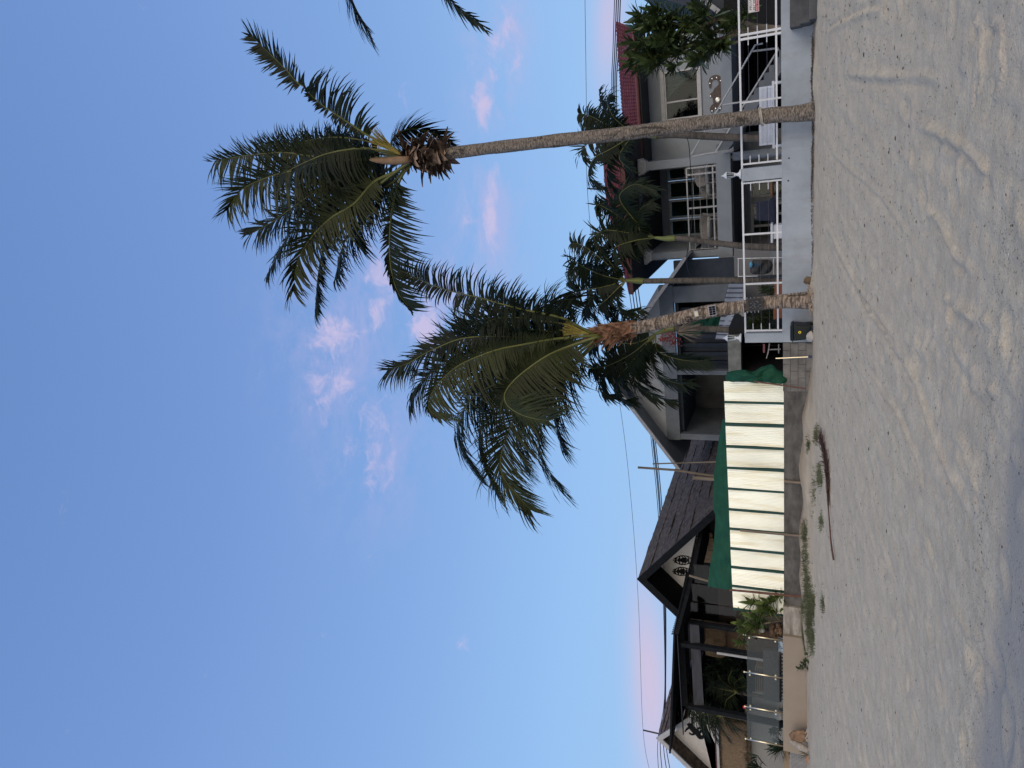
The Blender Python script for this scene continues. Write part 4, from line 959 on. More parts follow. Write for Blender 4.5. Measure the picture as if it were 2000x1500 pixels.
for y0, y1 in ((1107, 1143), (1146, 1180), (1183, 1216)): a, b = S(y1, 22.8, 1400), S(y0, 22.8, 1400); gl.box(a, b, 22.8, 22.82, W(1438, y0, 22.8).z, W(lerp(1355, 1345, (y0-1107)/100), y0, 22.8).z)
gl.build('glass_screen', glass('smoky_screen', (.55,.52,.50), .08, .958), Pg)
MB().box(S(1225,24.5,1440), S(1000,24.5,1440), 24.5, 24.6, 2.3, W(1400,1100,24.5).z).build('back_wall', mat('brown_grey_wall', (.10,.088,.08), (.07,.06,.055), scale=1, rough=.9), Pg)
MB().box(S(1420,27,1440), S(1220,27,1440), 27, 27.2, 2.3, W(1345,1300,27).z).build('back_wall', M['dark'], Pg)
MB().box(S(1405,25.3,1500), S(1290,25.3,1500), 25.3, 25.4, 2.3, W(1458, 1300, 25.3).z).build('back_wall', M['slate'], Pg)
# straw skirt of a hut inside and its lit lamp
hs_ = MB(); r_ = random.Random(9)
for i in range(420):
    y = lerp(1224, 1279, r_.random()); n = 23.6+.3*r_.random(); a = W(1378, y, n); b = W(1412+r_.uniform(-8, 6), y+6+r_.uniform(-2, 2), n-.05)
    hs_.tube([a, b], [.012, .005], 3, False)
tag(hs_.build('straw_canopy', M['straw']), 'straw fringe of a hut under the black veranda roof', 'canopy')
MB_h = MB().box(S(1285,24,1450), S(1226,24,1450), 24.0, 24.1, 2.3, W(1376,1250,24).z); tag(MB_h.build('straw_hut', mat('brown_reed', (.10,.065,.045), (.05,.032,.022), scale=8, rough=.95, sc3=(4,4,.4))), 'brown reed wall of the hut behind the black posts', 'hut')
lp = thing('pendant_lamp', 'round rattan pendant lamp with a glowing bulb on the veranda', 'lamp', W(1385, 1263, 22.9))
c = W(1385.5, 1263, 22.9); bs = MB()
for k in range(10):
    a = PI*k/10; bs.tube([c+Vector((.30*math.cos(t)*math.cos(a), .30*math.cos(t)*math.sin(a), .19*math.sin(t))) for t in [2*PI*j/24 for j in range(25)]], .006, 4, False)
bs.build('lamp_shade', M['straw'], lp)
def emis(name, col, s_):
    m = bpy.data.materials.new(name); m.use_nodes = True; p = m.node_tree.nodes['Principled BSDF']; p.inputs['Base Color'].default_value = (*col, 1); p.inputs['Emission Color'].default_value = (*col, 1); p.inputs['Emission Strength'].default_value = s_; return m
MB().blob(c+Vector((0,-.02,0)), .06, amp=0).build('bulb', emis('warm_bulb', (1,.82,.5), 6), lp, smooth=True)
fl3 = tag(MB().blob(W(1453.5, 1381, 22.6), .055, 2, .4, sq=(1.4,1,.8)).build('red_light', mat('red_light_color', (.9,.02,.05), rough=.5)), 'small red light beside the left black post', 'red_light')  # small red light, drawn as plain red colour without emission

# ---------------- far-left house with white gable ----------------
Fh = thing('house', 'house at lower left with brown shingle roof, pale gable and straw skirt', 'house', (-24, 24, 2.3))
n5 = 23.0; a5 = W(1284, 1441, n5); r5 = W(1347, 1400, n5); l5 = a5+Vector((-(r5.x-a5.x)*2.3, 0, (r5.z-a5.z)*2.3)); r5b = a5+(r5-a5)*1.0; bk = Vector((0, 13, 0))
thatch_plane(r5b, r5b+bk, a5+bk, a5, 'roof', Fh, mat('brown_shingle', (.16,.125,.11), (.06,.045,.042), scale=7, detail=9, rough=.95, bump=.7, bscale=20), 9, .04)
MB().slab([a5, l5, l5+bk, a5+bk], (0,0,-.08)).build('roof', M['thatch'], Fh)
for a, b in ((a5, r5b), (l5, a5)): MB().slab([a+Vector((0,-.05,.05)), b+Vector((0,-.05,.05)), b+Vector((0,-.05,-.22)), a+Vector((0,-.05,-.22))], (0,.06,0)).build('bargeboard', M['grey_light'], Fh)
zg = W(1399, 1460, 23.8).z; dd = Vector((0, .8, -.1))
MB().slab([a5+dd, r5b+dd, (S(1408, 23.8, 1399), 23.8, zg), (l5.x, 23.8, zg), l5+dd], (0,.15,0)).build('gable_wall', mat('gable_grey', (.56,.56,.57), (.50,.50,.51), rough=.9), Fh)
og2 = MB(); nn_ = 23.79
stroke(og2, [(1343,1412),(1350,1419),(1356,1426),(1362,1432),(1368,1440),(1375,1436),(1372,1428),(1366,1430),(1367,1435)], nn_, [.05,.12,.13,.10,.07,.05,.05,.03], .04, 60)
for P in ([(1348,1419),(1341,1424),(1338,1428)], [(1350,1418),(1352,1411),(1350,1406)], [(1360,1431),(1352,1434),(1346,1431)], [(1362,1430),(1364,1422),(1370,1423)]): stroke(og2, P, nn_-.001, [.04,.035,.02], .04, 14)
tag(og2.build('wall_ornament', M['black']), 'dark lizard ornament with spiral tail on the pale gable at lower left', 'ornament')
g6 = W(1402, 1460, 23.6)
MB().box(l5.x, S(1420, 23.6, 1402), 23.5, 23.8, g6.z-.06, g6.z+.04).build('gutter', M['grey_light'], Fh)
MB().box(l5.x, S(1420, 23.7, 1402), 23.55, 23.9, g6.z+.041, g6.z+.10).build('trim', mat('maroon', (.08,.03,.03)), Fh)
sk = MB(); r_ = random.Random(2)
sx0, sx1 = l5.x+.5, S(1405, 23.4, 1430); zt_, zb_ = W(1408, 1450, 23.5).z, W(1457, 1450, 23.1).z
MB().box(sx0, sx1, 23.72, 23.8, zb_-.1, g6.z-.06).build('straw_skirt_base', M['straw'], Fh)
for i in range(3500):
    x = lerp(sx0, sx1, r_.random()); v = r_.random(); a = Vector((x, lerp(23.6, 23.35, v), lerp(zt_, zb_+.25, v))); sk.tube([a, a+Vector((r_.uniform(-.05,.03), -.06, -.28))], [.012, .004], 3, False)
sk.build('straw_skirt', M['straw'], Fh)
MB().box(l5.x, S(1402, 23.6, 1500), 23.9, 24.1, 2.3, zb_+.1).build('wall', mat('plain_grey_wall', (.27,.27,.26), (.23,.23,.225), scale=.8, rough=.9), Fh)

# ---------------- glass balustrade ----------------
Bl = thing('glass_balustrade', 'clear glass balustrade with bright steel posts on the beige wall', 'balustrade', (-18, NW, 2.52))
nbz = 19.72; PY = [1245.5, 1318.5, 1386.5, 1450]
for i, y in enumerate(PY):
    x_ = 1493; s_ = S(y, nbz, x_); zt2 = W(1457+i*1.2, y, nbz).z
    p = MB().tube([(s_, nbz, 2.525), (s_, nbz, zt2)], .026, 12).build('post', M['steel'], Bl, smooth=True)
    MB().lathe((s_, nbz, zt2), [(.012,0),(.012,.05),(.035,.055),(.035,.085),(.01,.10)], 12).build('post_cap', M['steel'], p)
    for f in (.09, .80):
        z = lerp(zt2, 2.53, f)
        for sg in ((-1, 1) if 0 < i < 3 else ((-1,) if i == 0 else (1,))): MB().box(s_+sg*.07-.028, s_+sg*.07+.028, nbz-.025, nbz+.025, z-.022, z+.022).build('clamp', M['steel'], p)
M['bal_glass'] = glass('balustrade_glass', (.66,.68,.68), .03, .955)
for a, b in zip(PY, PY[1:]):
    sa_, sb_ = S(b, nbz, 1490)+.05, S(a, nbz, 1490)-.05
    MB().box(sa_, sb_, nbz-.005, nbz+.005, 2.66, W(1459, (a+b)/2, nbz).z).build('glass_panel', M['bal_glass'], Bl)

# ---------------- plants ----------------
def leaf_blade(mb, b, d, L, w, nrm=None, seg=4, sag=.5, fold=.2):
    d = Vector(d).normalized(); up_ = Vector((0,0,1)); s_ = d.cross(up_)
    if s_.length < .1: s_ = Vector((1,0,0))
    s_.normalize(); q = Vector(b); vs = []
    for j in range(seg+1):
        t = j/seg; ww = w*math.sin(PI*min(1, t*.86+.10))**.8*.5
        vs += [q-s_*ww+up_*ww*fold, q, q+s_*ww+up_*ww*fold]; q = q+d*(L/seg); d = (d+Vector((0,0,-sag/seg))).normalized()
    mb.add(vs, [f for j in range(seg) for f in ((3*j, 3*j+1, 3*j+4, 3*j+3), (3*j+1, 3*j+2, 3*j+5, 3*j+4))])
def rosette(mb, c, ax, cnt, L, w, r, sag=.5, spread=(.2, 1.3)):
    ax = Vector(ax).normalized(); X_ = ax.orthogonal().normalized(); Y_ = ax.cross(X_)
    for i in range(cnt):
        a = i*2.4+r.uniform(-.2, .2); f = lerp(spread[0], spread[1], (i+.5)/cnt)
        d = ax*math.cos(f)+(X_*math.cos(a)+Y_*math.sin(a))*math.sin(f); leaf_blade(mb, c-ax*.015*i, d, L*r.uniform(.7, 1.1), w*r.uniform(.8, 1.1), sag=sag)
M['broad'] = mat('broad_leaf', (.085,.125,.045), (.03,.05,.022), scale=1.6, detail=3, rough=.38, trans=.15)
M['broad_y'] = mat('frangipani_leaf', (.20,.25,.07), (.055,.10,.035), scale=2.2, detail=3, rough=.45, trans=.2)
M['wood_pale'] = mat('pale_bark', (.24,.205,.165), (.15,.125,.10), scale=5, rough=.9, bump=.3)
T1 = thing('broadleaf_tree', 'glossy broad-leaved garden tree with several pale stems behind the railing at the right', 'tree', W(1525, 55, 22.5))
r_ = random.Random(21); crown = MB(); tips = []
clusters = [((1262,60),(38,42),26,22.5),((1300,105),(42,38),34,22.2),((1258,100),(28,40),22,22.8),((1315,60),(40,35),26,22.6),((1290,30),(35,25),14,22.8),((1375,40),(35,28),22,22.3),((1395,85),(28,30),18,22.2),((1372,112),(16,16),8,22.1),((1440,30),(25,25),12,22.4),((1360,20),(20,18),9,22.0)]
for (cx, cy), (rx, ry), cnt, n in clusters:
    for _ in range(int(cnt*.5)):
        a = r_.uniform(0, 2*PI); q = r_.random()**.5; p = W(cx+rx*q*math.cos(a), cy+ry*q*math.sin(a), n+r_.uniform(-.8, .8)); tips.append(p)
        cc = W(cx+10, cy, n); ax = (p-cc).normalized()+Vector((-.1, -.35, .7)); rosette(crown, p, ax, 16, .50, .115, r_, .6)
crown.build('crown', M['broad'], T1)
tk = MB()
for P, r0 in (([(1530,58),(1475,52),(1440,42),(1400,40),(1345,62),(1290,60)], .10), ([(1530,62),(1480,62),(1445,66),(1400,78),(1350,88),(1300,105)], .09), ([(1470,55),(1430,62),(1380,60),(1330,50),(1300,35)], .06), ([(1480,60),(1440,82),(1410,88),(1372,112)], .05), ([(1500,60),(1460,60),(1420,48),(1380,30)], .06), ([(1440,66),(1400,80),(1340,100),(1310,120)], .04)):
    C = spline([W(x, y, 22.4) for x, y in P], 24); tk.tube(C, [lerp(r0, .02, i/23) for i in range(24)], 8)
tk.build('trunk', M['wood_pale'], T1, smooth=True)

def small_palm(label, trunk, n, rad, shaft, fr, seed, lf='leaf_d', L=.36):
    o = thing('garden_palm', label, 'palm tree', W(*trunk[0], n), 'small garden palms behind the walls')
    C = [W(x, y, n) for x, y in trunk]
    m = MB(); P = spline(C, 60); m.tube(P, [lerp(rad[0], rad[1], i/59)*(1+.05*((i*.7) % 1)) for i in range(60)], 12); m.build('trunk', M['bark_s'], o, smooth=True)
    if shaft: MB().tube(spline([W(x, y, n) for x, y in shaft], 14), [rad[1]*1.15]*4+[lerp(rad[1]*1.2, rad[1]*.5, i/9) for i in range(10)], 12).build('crownshaft', M['shaft'], o, smooth=True)
    b = shaft[-1] if shaft else trunk[-1]
    for i, (pts, dn) in enumerate(fr):
        P2 = [W(*b, n)]+[W(x, y, n+dn*(j+1)/len(pts)) for j, (x, y) in enumerate(pts)]
        frond(o, P2, (L, L), lf if i % 4 else 'leaf', .95, .6, w=.052, ang=56, seed=seed+i, start=.12, gap=.036, rr0=.022, ref=Vector((.2*math.sin(i*2.1), -.8, .6)) if i % 2 else None)
    return o
M['bark_s'] = mat('small_palm_bark', (.13,.12,.11), (.055,.05,.048), scale=4, detail=7, rough=.95, bump=.5, sc3=(1,1,3))
M['shaft'] = mat('crownshaft_green', (.16,.19,.05), (.10,.13,.04), scale=2, rough=.5)
small_palm('garden palm directly behind the tall coconut trunk, fronds showing on both sides of it', [(1530,272),(1480,271),(1400,267),(1320,263),(1285,264)], 23, (.11,.10), [(1285,264),(1262,262),(1240,262)],
 [([(1205,240),(1175,205),(1170,178)], .5), ([(1190,245),(1150,225),(1130,222)], 0), ([(1200,230),(1185,195),(1195,185)], -.5), ([(1190,265),(1155,275),(1135,300),(1150,320)], 0), ([(1195,290),(1160,310),(1150,345),(1180,372)], -.6),
  ([(1205,290),(1185,330),(1200,365),(1225,385)], .3), ([(1220,285),(1210,310),(1235,335)], -.6), ([(1185,250),(1145,250),(1135,240)], .8), ([(1225,270),(1215,300),(1225,320)], 1)], 200)
small_palm('slender curving garden palm with a bright yellow-green crownshaft before the balcony', [(1530,483),(1470,482),(1400,475),(1350,468),(1320,465)], 21.8, (.10,.075), [(1320,465),(1300,466),(1278,464)],
 [([(1235,440),(1190,410),(1165,400),(1170,425)], 0), ([(1240,430),(1210,385),(1240,360),(1280,372)], -.5), ([(1245,445),(1225,400),(1245,372),(1265,365)], .4), ([(1230,455),(1180,450),(1160,470),(1180,500)], 0), ([(1240,470),(1200,485),(1200,515)], -.4),
  ([(1240,440),(1200,395),(1170,400)], .9), ([(1245,475),(1215,500),(1225,525)], .5), ([(1235,460),(1195,455),(1185,480)], .9), ([(1250,450),(1250,410),(1275,395)], -.3)], 230)
small_palm('straight thin garden palm behind the left end of the white railing', [(1530,549),(1450,548),(1350,548),(1258,549)], 22.2, (.10,.085), [(1258,549),(1240,548),(1222,548)],
 [([(1180,530),(1130,520),(1108,535),(1120,560)], 0), ([(1180,510),(1140,480),(1115,475)], .3), ([(1190,510),(1160,470),(1175,450)], -.4), ([(1180,560),(1130,570),(1108,590),(1115,615)], 0), ([(1190,580),(1160,610),(1170,635)], -.5), ([(1195,570),(1175,600),(1200,625),(1250,645)], .4),
  ([(1195,520),(1180,480),(1210,465)], .5), ([(1175,540),(1120,540),(1108,555)], .8), ([(1205,580),(1215,610),(1255,605)], -.4), ([(1185,550),(1150,590),(1140,625)], .6), ([(1200,530),(1205,500),(1235,490)], .2), ([(1170,535),(1120,510),(1110,500)], -.3)], 260)
P4 = small_palm('low garden palm with red fruit clusters, left of the shorter coconut trunk', [(1530,650),(1440,645),(1370,642),(1318,642)], 22.0, (.11,.09), [(1318,642),(1300,645),(1280,652)],
 [([(1235,690),(1185,715),(1150,720)], 0), ([(1230,700),(1175,740),(1180,768),(1205,775)], 0), ([(1240,700),(1200,750),(1215,780),(1240,782)], -.4), ([(1255,700),(1240,745),(1280,775),(1320,785)], .3), ([(1270,700),(1290,735),(1330,750),(1350,745)], -.5), ([(1285,685),(1320,700),(1355,705),(1382,703)], -.3),
  ([(1240,670),(1180,670),(1150,685)], .4), ([(1245,690),(1190,700),(1165,735)], .7), ([(1260,690),(1255,740),(1285,760)], .8), ([(1240,640),(1200,620),(1190,600)], .4), ([(1250,700),(1215,735),(1225,765)], .2)], 290, L=.42)
ff = MB(); r_ = random.Random(8)
for cx, cy in ((1296, 662), (1318, 668), (1308, 655)):
    for _ in range(45): ff.blob(W(cx+r_.gauss(0, 6), cy+r_.gauss(0, 5), 21.6+r_.uniform(-.1, .1)), .022, amp=0, k=5)
ff.build('fruit', mat('red_fruit', (.25,.05,.04), (.14,.03,.025), scale=4, rough=.5), P4, smooth=True)
spray(P4, W(1322, 650, 21.7), Vector((.2, -.2, -.6)), .9, 40, 4, .5, 'wood_pale', .008)

# frangipani behind the stained wall, over the stone planter
Fp = thing('frangipani', 'frangipani bush with long pale green leaves over the stone planter by the fence end', 'shrub', W(1530, 1215, 20.6))
r_ = random.Random(31); cr = MB(); cr2 = MB()
for (x, y, n, L) in [(1492,1193,20.3,.42),(1475,1205,20.3,.42),(1468,1178,20.5,.38),(1500,1178,20.4,.36),(1455,1235,20.5,.36),(1470,1225,20.5,.36),(1512,1170,20.5,.30),(1460,1192,20.8,.36),(1485,1215,20.7,.32),(1448,1218,20.9,.32),(1510,1195,20.6,.3),(1446,1255,20.6,.28),(1480,1170,20.9,.3)]:
    rosette(cr, W(x, y, n-.75), (r_.uniform(-.2,.2), -.5, .8), 20, L*1.15, .125, r_, .5, (.3, 1.6))
cr.build('leaves', M['broad_y'], Fp)
for P in ([(1532,1205),(1515,1198),(1492,1193)], [(1532,1210),(1505,1215),(1475,1222)], [(1530,1206),(1500,1185),(1470,1180)], [(1520,1203),(1480,1205),(1460,1195)]): cr2.tube([W(x, y, 20.3 if j == 0 else 19.9) for j, (x, y) in enumerate(P)], .03, 7)
cr2.build('stem', M['wood_pale'], Fp)
sp = MB(); r_ = random.Random(6)
for _ in range(85):
    sp.blob(W(r_.uniform(1506, 1527), r_.uniform(1219, 1249), 20.2+r_.uniform(0, .3)), r_.uniform(.05, .085), r_.random()*9, .5, 2, 6, (1.1,1,.9))
tag(sp.build('stone_planter', mat('brown_stone', (.26,.17,.11), (.12,.08,.055), scale=6, rough=.9)), 'brown rubble stone planter behind the stained wall', 'planter')
gl_ = thing('globe_lamp', 'white globe garden lamp in front of the frangipani', 'lamp', W(1500, 1231, 20.1))
MB().blob(W(1488, 1230.5, 20.1), .088, amp=0, k=14).build('globe', mat('opal_globe', (.75,.75,.74), rough=.3), gl_, smooth=True)
c = W(1495.5, 1231, 20.1); MB().lathe(c, [(.03,-.09),(.045,-.06),(.045,0)], 12).build('collar', M['black_metal'], gl_)

# dark garden foliage on the left terrace
def bush(name, label, regs, n, seed, L, w, m, cnt_leaf=14, cat='shrub', sag=.6, spread=(.2,1.4)):
    o = thing(name, label, cat, W(*regs[0][0], n)); r = random.Random(seed); mb = MB()
    for (cx, cy), (rx, ry), cnt in regs:
        for _ in range(cnt):
            a = r.uniform(0, 2*PI); q = r.random()**.5
            rosette(mb, W(cx+rx*q*math.cos(a), cy+ry*q*math.sin(a), n+r.uniform(-.5, .5)), (r.uniform(-.6,.6), -.5, r.uniform(.2,1)), cnt_leaf, L, w, r, sag, spread)
    mb.build('leaves', M[m], o); return o
M['fol_dark'] = mat('dark_foliage', (.028,.05,.026), (.010,.02,.012), scale=2, rough=.6)
M['fol_mid'] = mat('mid_foliage', (.06,.09,.03), (.025,.045,.02), scale=2, rough=.6, trans=.15)
bush('garden_shrub', 'dense dark shrub under the roller blind behind the balustrade', [((1402,1310),(25,30),26), ((1430,1300),(22,28),18), ((1400,1345),(20,25),14)], 24.2, 41, .30, .07, 'fol_dark')
def tuft(label, c, n, tips, seed, L=.42, lf='leaf_d', name='garden_palm', grp=None):
    o = thing(name, label, 'palm tree', W(*c, n), grp)
    for i, (x, y, dn) in enumerate(tips):
        a, b = Vector(W(*c, n)), W(x, y, n+dn); mid = a.lerp(b, .5)+Vector((0, 0, .18*(b-a).length))
        frond(o, [a, mid, b], (L, L), lf, .7, .3, w=.035, ang=56, seed=seed+i, start=.15, gap=.045, rr0=.018)
    MB().tube([W(*c, n), Vector((W(*c, n).x, n, 2.3))], .07, 8).build('trunk', M['bark_s'], o); return o
tuft('bushy feather palm between the two black veranda posts', (1440,1352), 23.2, [(1400,1310,0),(1385,1340,0),(1395,1370,.2),(1415,1385,-.3),(1430,1310,-.3),(1452,1322,-.4),(1380,1325,.4),(1410,1395,.3),(1460,1340,-.5)], 400, .4, 'leaf')
tuft('feather palm leaning across the left black post by the pale gable', (1408,1395), 22.6, [(1345,1385,0),(1350,1400,.2),(1365,1372,-.2),(1390,1420,0),(1420,1440,-.2),(1440,1425,-.2),(1430,1410,.3),(1375,1432,.2),(1360,1410,.3),(1400,1450,-.1),(1445,1395,.2)], 420, .42, 'leaf_d')
bush('agave_plant', 'spiky plant in the terrace corner beyond the last balustrade post', [((1522,1462),(5,14),4)], 20.4, 43, .55, .06, 'fol_dark', 22, 'plant', .4, (.2,1.5))
bush('potted_plant', 'round-leaved plant behind the left glass panel', [((1515,1428),(10,8),6)], 20.5, 44, .22, .08, 'fol_dark', 10, 'plant')
bush('agave_plant', 'broad-bladed plant at the lower left corner of the terrace', [((1475,1492),(8,12),4)], 21.4, 47, .5, .07, 'fol_dark', 14, 'plant', .4, (.2,1.3))
# plants behind the white railing
bush('potted_fern', 'bushy green fern in the terracotta planter left of the coconut trunk', [((1485,632),(24,18),34), ((1470,600),(14,10),8), ((1500,610),(8,20),10)], 20.9, 45, .26, .03, 'fol_mid', 18, 'plant')
bush('potted_fern', 'small fern in the terracotta planter right of the coconut trunk', [((1500,568),(12,10),12)], 20.9, 46, .24, .03, 'fol_mid', 18, 'plant')
M['terra'] = mat('terracotta', (.28,.115,.07), (.19,.075,.045), scale=4, rough=.85)
def planter(y0, y1, x0, lab, n=20.4):
    a, b = S(y1, n, 1520), S(y0, n, 1520); z = W(x0, y0, n).z; o = thing('planter', lab, 'planter', ((a+b)/2, n, 2.3), 'terracotta planters')
    m = MB().box(a, b, n, n+.04, 2.3, z).box(a, b, n+.34, n+.38, 2.3, z).box(a, a+.04, n+.04, n+.34, 2.3, z).box(b-.04, b, n+.04, n+.34, 2.3, z).build('box', M['terra'], o, bevel=.006)
    MB().box(a+.04, b-.04, n+.04, n+.34, 2.3, z-.05).build('soil', M['dark'], o); MB().box(a-.02, b+.02, n-.015, n+.0, z-.06, z+.005).build('rim', M['terra'], o)
planter(552, 577, 1513, 'terracotta planter right of the blackened coconut trunk'); planter(602, 622, 1511, 'terracotta planter left of the blackened coconut trunk')
# driftwood feature, pot, mesh panel, seedling, coconut, stones
dw = thing('driftwood_sculpture', 'gnarled driftwood stump with pale roots standing by the beige wall', 'sculpture', W(1588, 1455, 19.3))
r_ = random.Random(12); m_ = MB()
for k in range(18):
    y = 1434+r_.uniform(-4, 10); P = [W(1546+r_.uniform(-3, 6), y+r_.uniform(-3, 3), 19.35+r_.uniform(-.1,.1)), W(1556+r_.uniform(-4,4), y+r_.uniform(-5,6), 19.3), W(1572, y+r_.uniform(-4,8), 19.3), W(1590, y+r_.uniform(-3,12), 19.3)]
    m_.tube(spline(P, 12), [.05+.03*r_.random() for _ in range(12)], 7)
m_.build('stump', mat('drift_brown', (.30,.20,.13), (.15,.095,.06), scale=6, rough=.9, bump=.5), dw, smooth=True)
m_ = MB(); m_.tube(spline([W(1543,1447,19.25), W(1560,1456,19.2), W(1575,1464,19.15), W(1590,1471,19.1)], 16), [.05,.06,.08,.09,.1,.1,.11,.11,.11,.11,.1,.1,.1,.09,.08,.08], 9); m_.build('log', mat('drift_grey', (.42,.39,.36), (.24,.22,.20), scale=4, rough=.9, bump=.5, sc3=(1,1,4)), dw, smooth=True)
m_ = MB()
for k in range(22):
    P = [W(1578+r_.uniform(-6,6), 1430+r_.uniform(-6,20), 19.15), W(1583+r_.uniform(-4,4), 1430+r_.uniform(-12,22), 19.05), W(1589, 1430+r_.uniform(-14,26), 19.0)]; m_.tube(spline(P, 8), .016, 5)
m_.build('roots', mat('root_pale', (.42,.40,.36), rough=.9), dw)
pt = thing('clay_pot', 'round terracotta pot lying by the driftwood at the sand edge', 'pot', W(1592, 1485, 19.0))
c = W(1591, 1485, 19.0); MB().lathe(c, [(.08,0),(.13,.06),(.15,.12),(.14,.19),(.10,.235),(.11,.25),(.08,.25),(.07,.2)], 24).build('body', mat('clay', (.42,.235,.14), (.34,.19,.11), scale=5, rough=.8), pt, smooth=True)
bush('grass_tuft', 'thin green grass clump leaning over the clay pot', [((1580,1474),(8,8),5)], 19.1, 48, .30, .014, 'fol_mid', 20, 'plant', .5, (.1,1.2))
mp = thing('mesh_panel', 'white lattice mesh panel beside the beige wall end', 'panel', W(1592, 1482, 19.9))
m_ = MB(); a = S(1466, 19.9, 1560); 
for k in range(26): x = a-.02-.055*k; m_.box(x-.008, x+.008, 19.88, 19.9, 1.7, 2.32)
for k in range(12): z = 1.72+.055*k; m_.box(a-1.45, a, 19.901, 19.915, z-.008, z+.008)
m_.build('lattice', M['grey_light'], mp)
bush('beach_seedling', 'young round-leaved shrub rooted in the sand against the beige wall', [((1583,1283),(8,10),12), ((1572,1297),(6,9),7), ((1563,1305),(4,6),3)], 19.1, 49, .13, .085, 'fol_mid', 7, 'shrub', .4, (.5,1.6))
def ground(x, y, n): p = W(x, y, n); p.z = sand_base(p.x, p.y); return p
cn_ = ground(1600, 547, 19.2); tag(MB().blob(cn_+Vector((0,0,.08)), .105, 3, .2, 2, 14, (1,1,1.05)).build('coconut', mat('coconut_husk', (.18,.13,.08), (.10,.07,.045), scale=6, rough=.9, bump=.5), smooth=True), 'brown coconut lying on the sand between wall and palm', 'coconut')
# husk litter round the shorter palm
hl = MB(); r_ = random.Random(14)
for _ in range(70):
    p = ground(1605+r_.gauss(0, 3), 582+r_.gauss(0, 14), 18.6+r_.gauss(0, .15)); u = Vector((r_.uniform(-1,1), r_.uniform(-1,1), r_.uniform(-.2,.5))).normalized()*r_.uniform(.03,.09)
    v = Vector((r_.uniform(-1,1), r_.uniform(-1,1), .3)).normalized()*.02; hl.slab([p-u+Vector((0,0,.05)), p+v+Vector((0,0,.05)), p+u+Vector((0,0,.06)), p-v+Vector((0,0,.05))], (0,0,.012))
tag(hl.build('husk_litter', mat('husk_bits', (.42,.33,.25), (.2,.15,.11), scale=9, rough=.9)), 'broken husk and shell bits round the foot of the shorter palm', 'litter', kind='stuff')

hl = MB(); r_ = random.Random(15)
for _ in range(520):
    y_ = r_.choice((r_.uniform(60, 560), r_.gauss(325, 28), r_.uniform(80, 260))); p = ground(1597, y_, NW-.04-abs(r_.gauss(0, .14))); u = Vector((r_.uniform(-1,1), r_.uniform(-.5,.5), r_.uniform(-.1,.4))).normalized()*r_.uniform(.02,.06)
    v = Vector((r_.uniform(-1,1), r_.uniform(-1,1), .3)).normalized()*.012; hl.slab([p-u+Vector((0,0,.03)), p+v+Vector((0,0,.03)), p+u+Vector((0,0,.035)), p-v+Vector((0,0,.03))], (0,0,.008))
tag(hl.build('wall_litter', mat('wall_litter_bits', (.13,.10,.075), (.05,.038,.03), scale=9, rough=.9)), 'dark dry leaf litter drifted along the foot of the white wall', 'litter', kind='stuff')

# ---------------- bin, lanterns, signs, trunk fittings ----------------
wb = thing('wheelie_bin', 'small black wheeled bin with a yellow sticker in front of the white wall', 'bin', ground(1590, 650, 19.2))
n = 19.15; zl = ground(1590, 650, n).z; a, b = S(668, n, 1570), S(634, n, 1570); zt3 = W(1543, 650, n).z; h = zt3-zl; cx_ = (a+b)/2; hw = (b-a)/2
M['bin'] = mat('bin_plastic', (.009,.013,.016), rough=.42)
m_ = MB(); m_.hexa([(cx_-hw*.72,n+.04,zl+.05),(cx_+hw*.78,n+.04,zl+.05),(cx_+hw*.78,n+.40,zl+.05),(cx_-hw*.72,n+.40,zl+.05),(cx_-hw*.92,n,zl+h*.86),(cx_+hw*.92,n,zl+h*.86),(cx_+hw*.92,n+.46,zl+h*.86),(cx_-hw*.92,n+.46,zl+h*.86)]); m_.build('body', M['bin'], wb, bevel=.03)
MB().box(cx_-hw*1.0, cx_+hw*.98, n-.03, n+.50, zl+h*.862, zl+h*.90).build('rim', M['bin'], wb, bevel=.01)
MB().hexa([(cx_-hw*.96,n-.02,zl+h*.902),(cx_+hw*.94,n-.02,zl+h*.902),(cx_+hw*.94,n+.5,zl+h*.902),(cx_-hw*.96,n+.5,zl+h*.902),(cx_-hw*.86,n+.04,zl+h),(cx_+hw*.84,n+.04,zl+h),(cx_+hw*.84,n+.46,zl+h),(cx_-hw*.86,n+.46,zl+h)]).build('lid', M['bin'], wb, bevel=.02)
for sg in (-1, 1): MB().lathe((cx_+sg*hw*.72, n+.38, zl+.10), [(.001,-.03),(.10,-.03),(.10,.03),(.001,.03)], 20, 2).build('wheel', M['bin'], wb) if False else MB().tube([(cx_+sg*hw*.72-.03, n+.34, zl+.10), (cx_+sg*hw*.72+.03, n+.34, zl+.10)], .10, 18).build('wheel', M['bin'], wb)
MB().tube([(cx_-hw*.7, n+.53, zl+h*.88), (cx_+hw*.7, n+.53, zl+h*.88)], .018, 8).build('handle', M['bin'], wb)
p = W(1562, 649, n+.01); MB().lathe((p.x, n+.012, p.z), [(.001,-.008),(.036,-.008),(.036,0),(.001,0)], 18, 1).build('sticker', mat('yellow_sticker', (.75,.60,.03), rough=.5), wb)
MB().lathe((p.x-.006, n+.0, p.z), [(.001,-.004),(.013,-.004),(.013,0),(.001,0)], 12, 1).build('sticker_mark', M['black_metal'], wb)
tag(MB().blob(ground(1592, 657, 19.0)+Vector((0,0,.06)), .13, 4, .4, 2, 12, (1,.8,.75)).build('stone', mat('pale_stone', (.45,.44,.43), (.33,.32,.31), scale=4, rough=.9), smooth=True), 'pale stone wedged against the foot of the bin', 'stone')
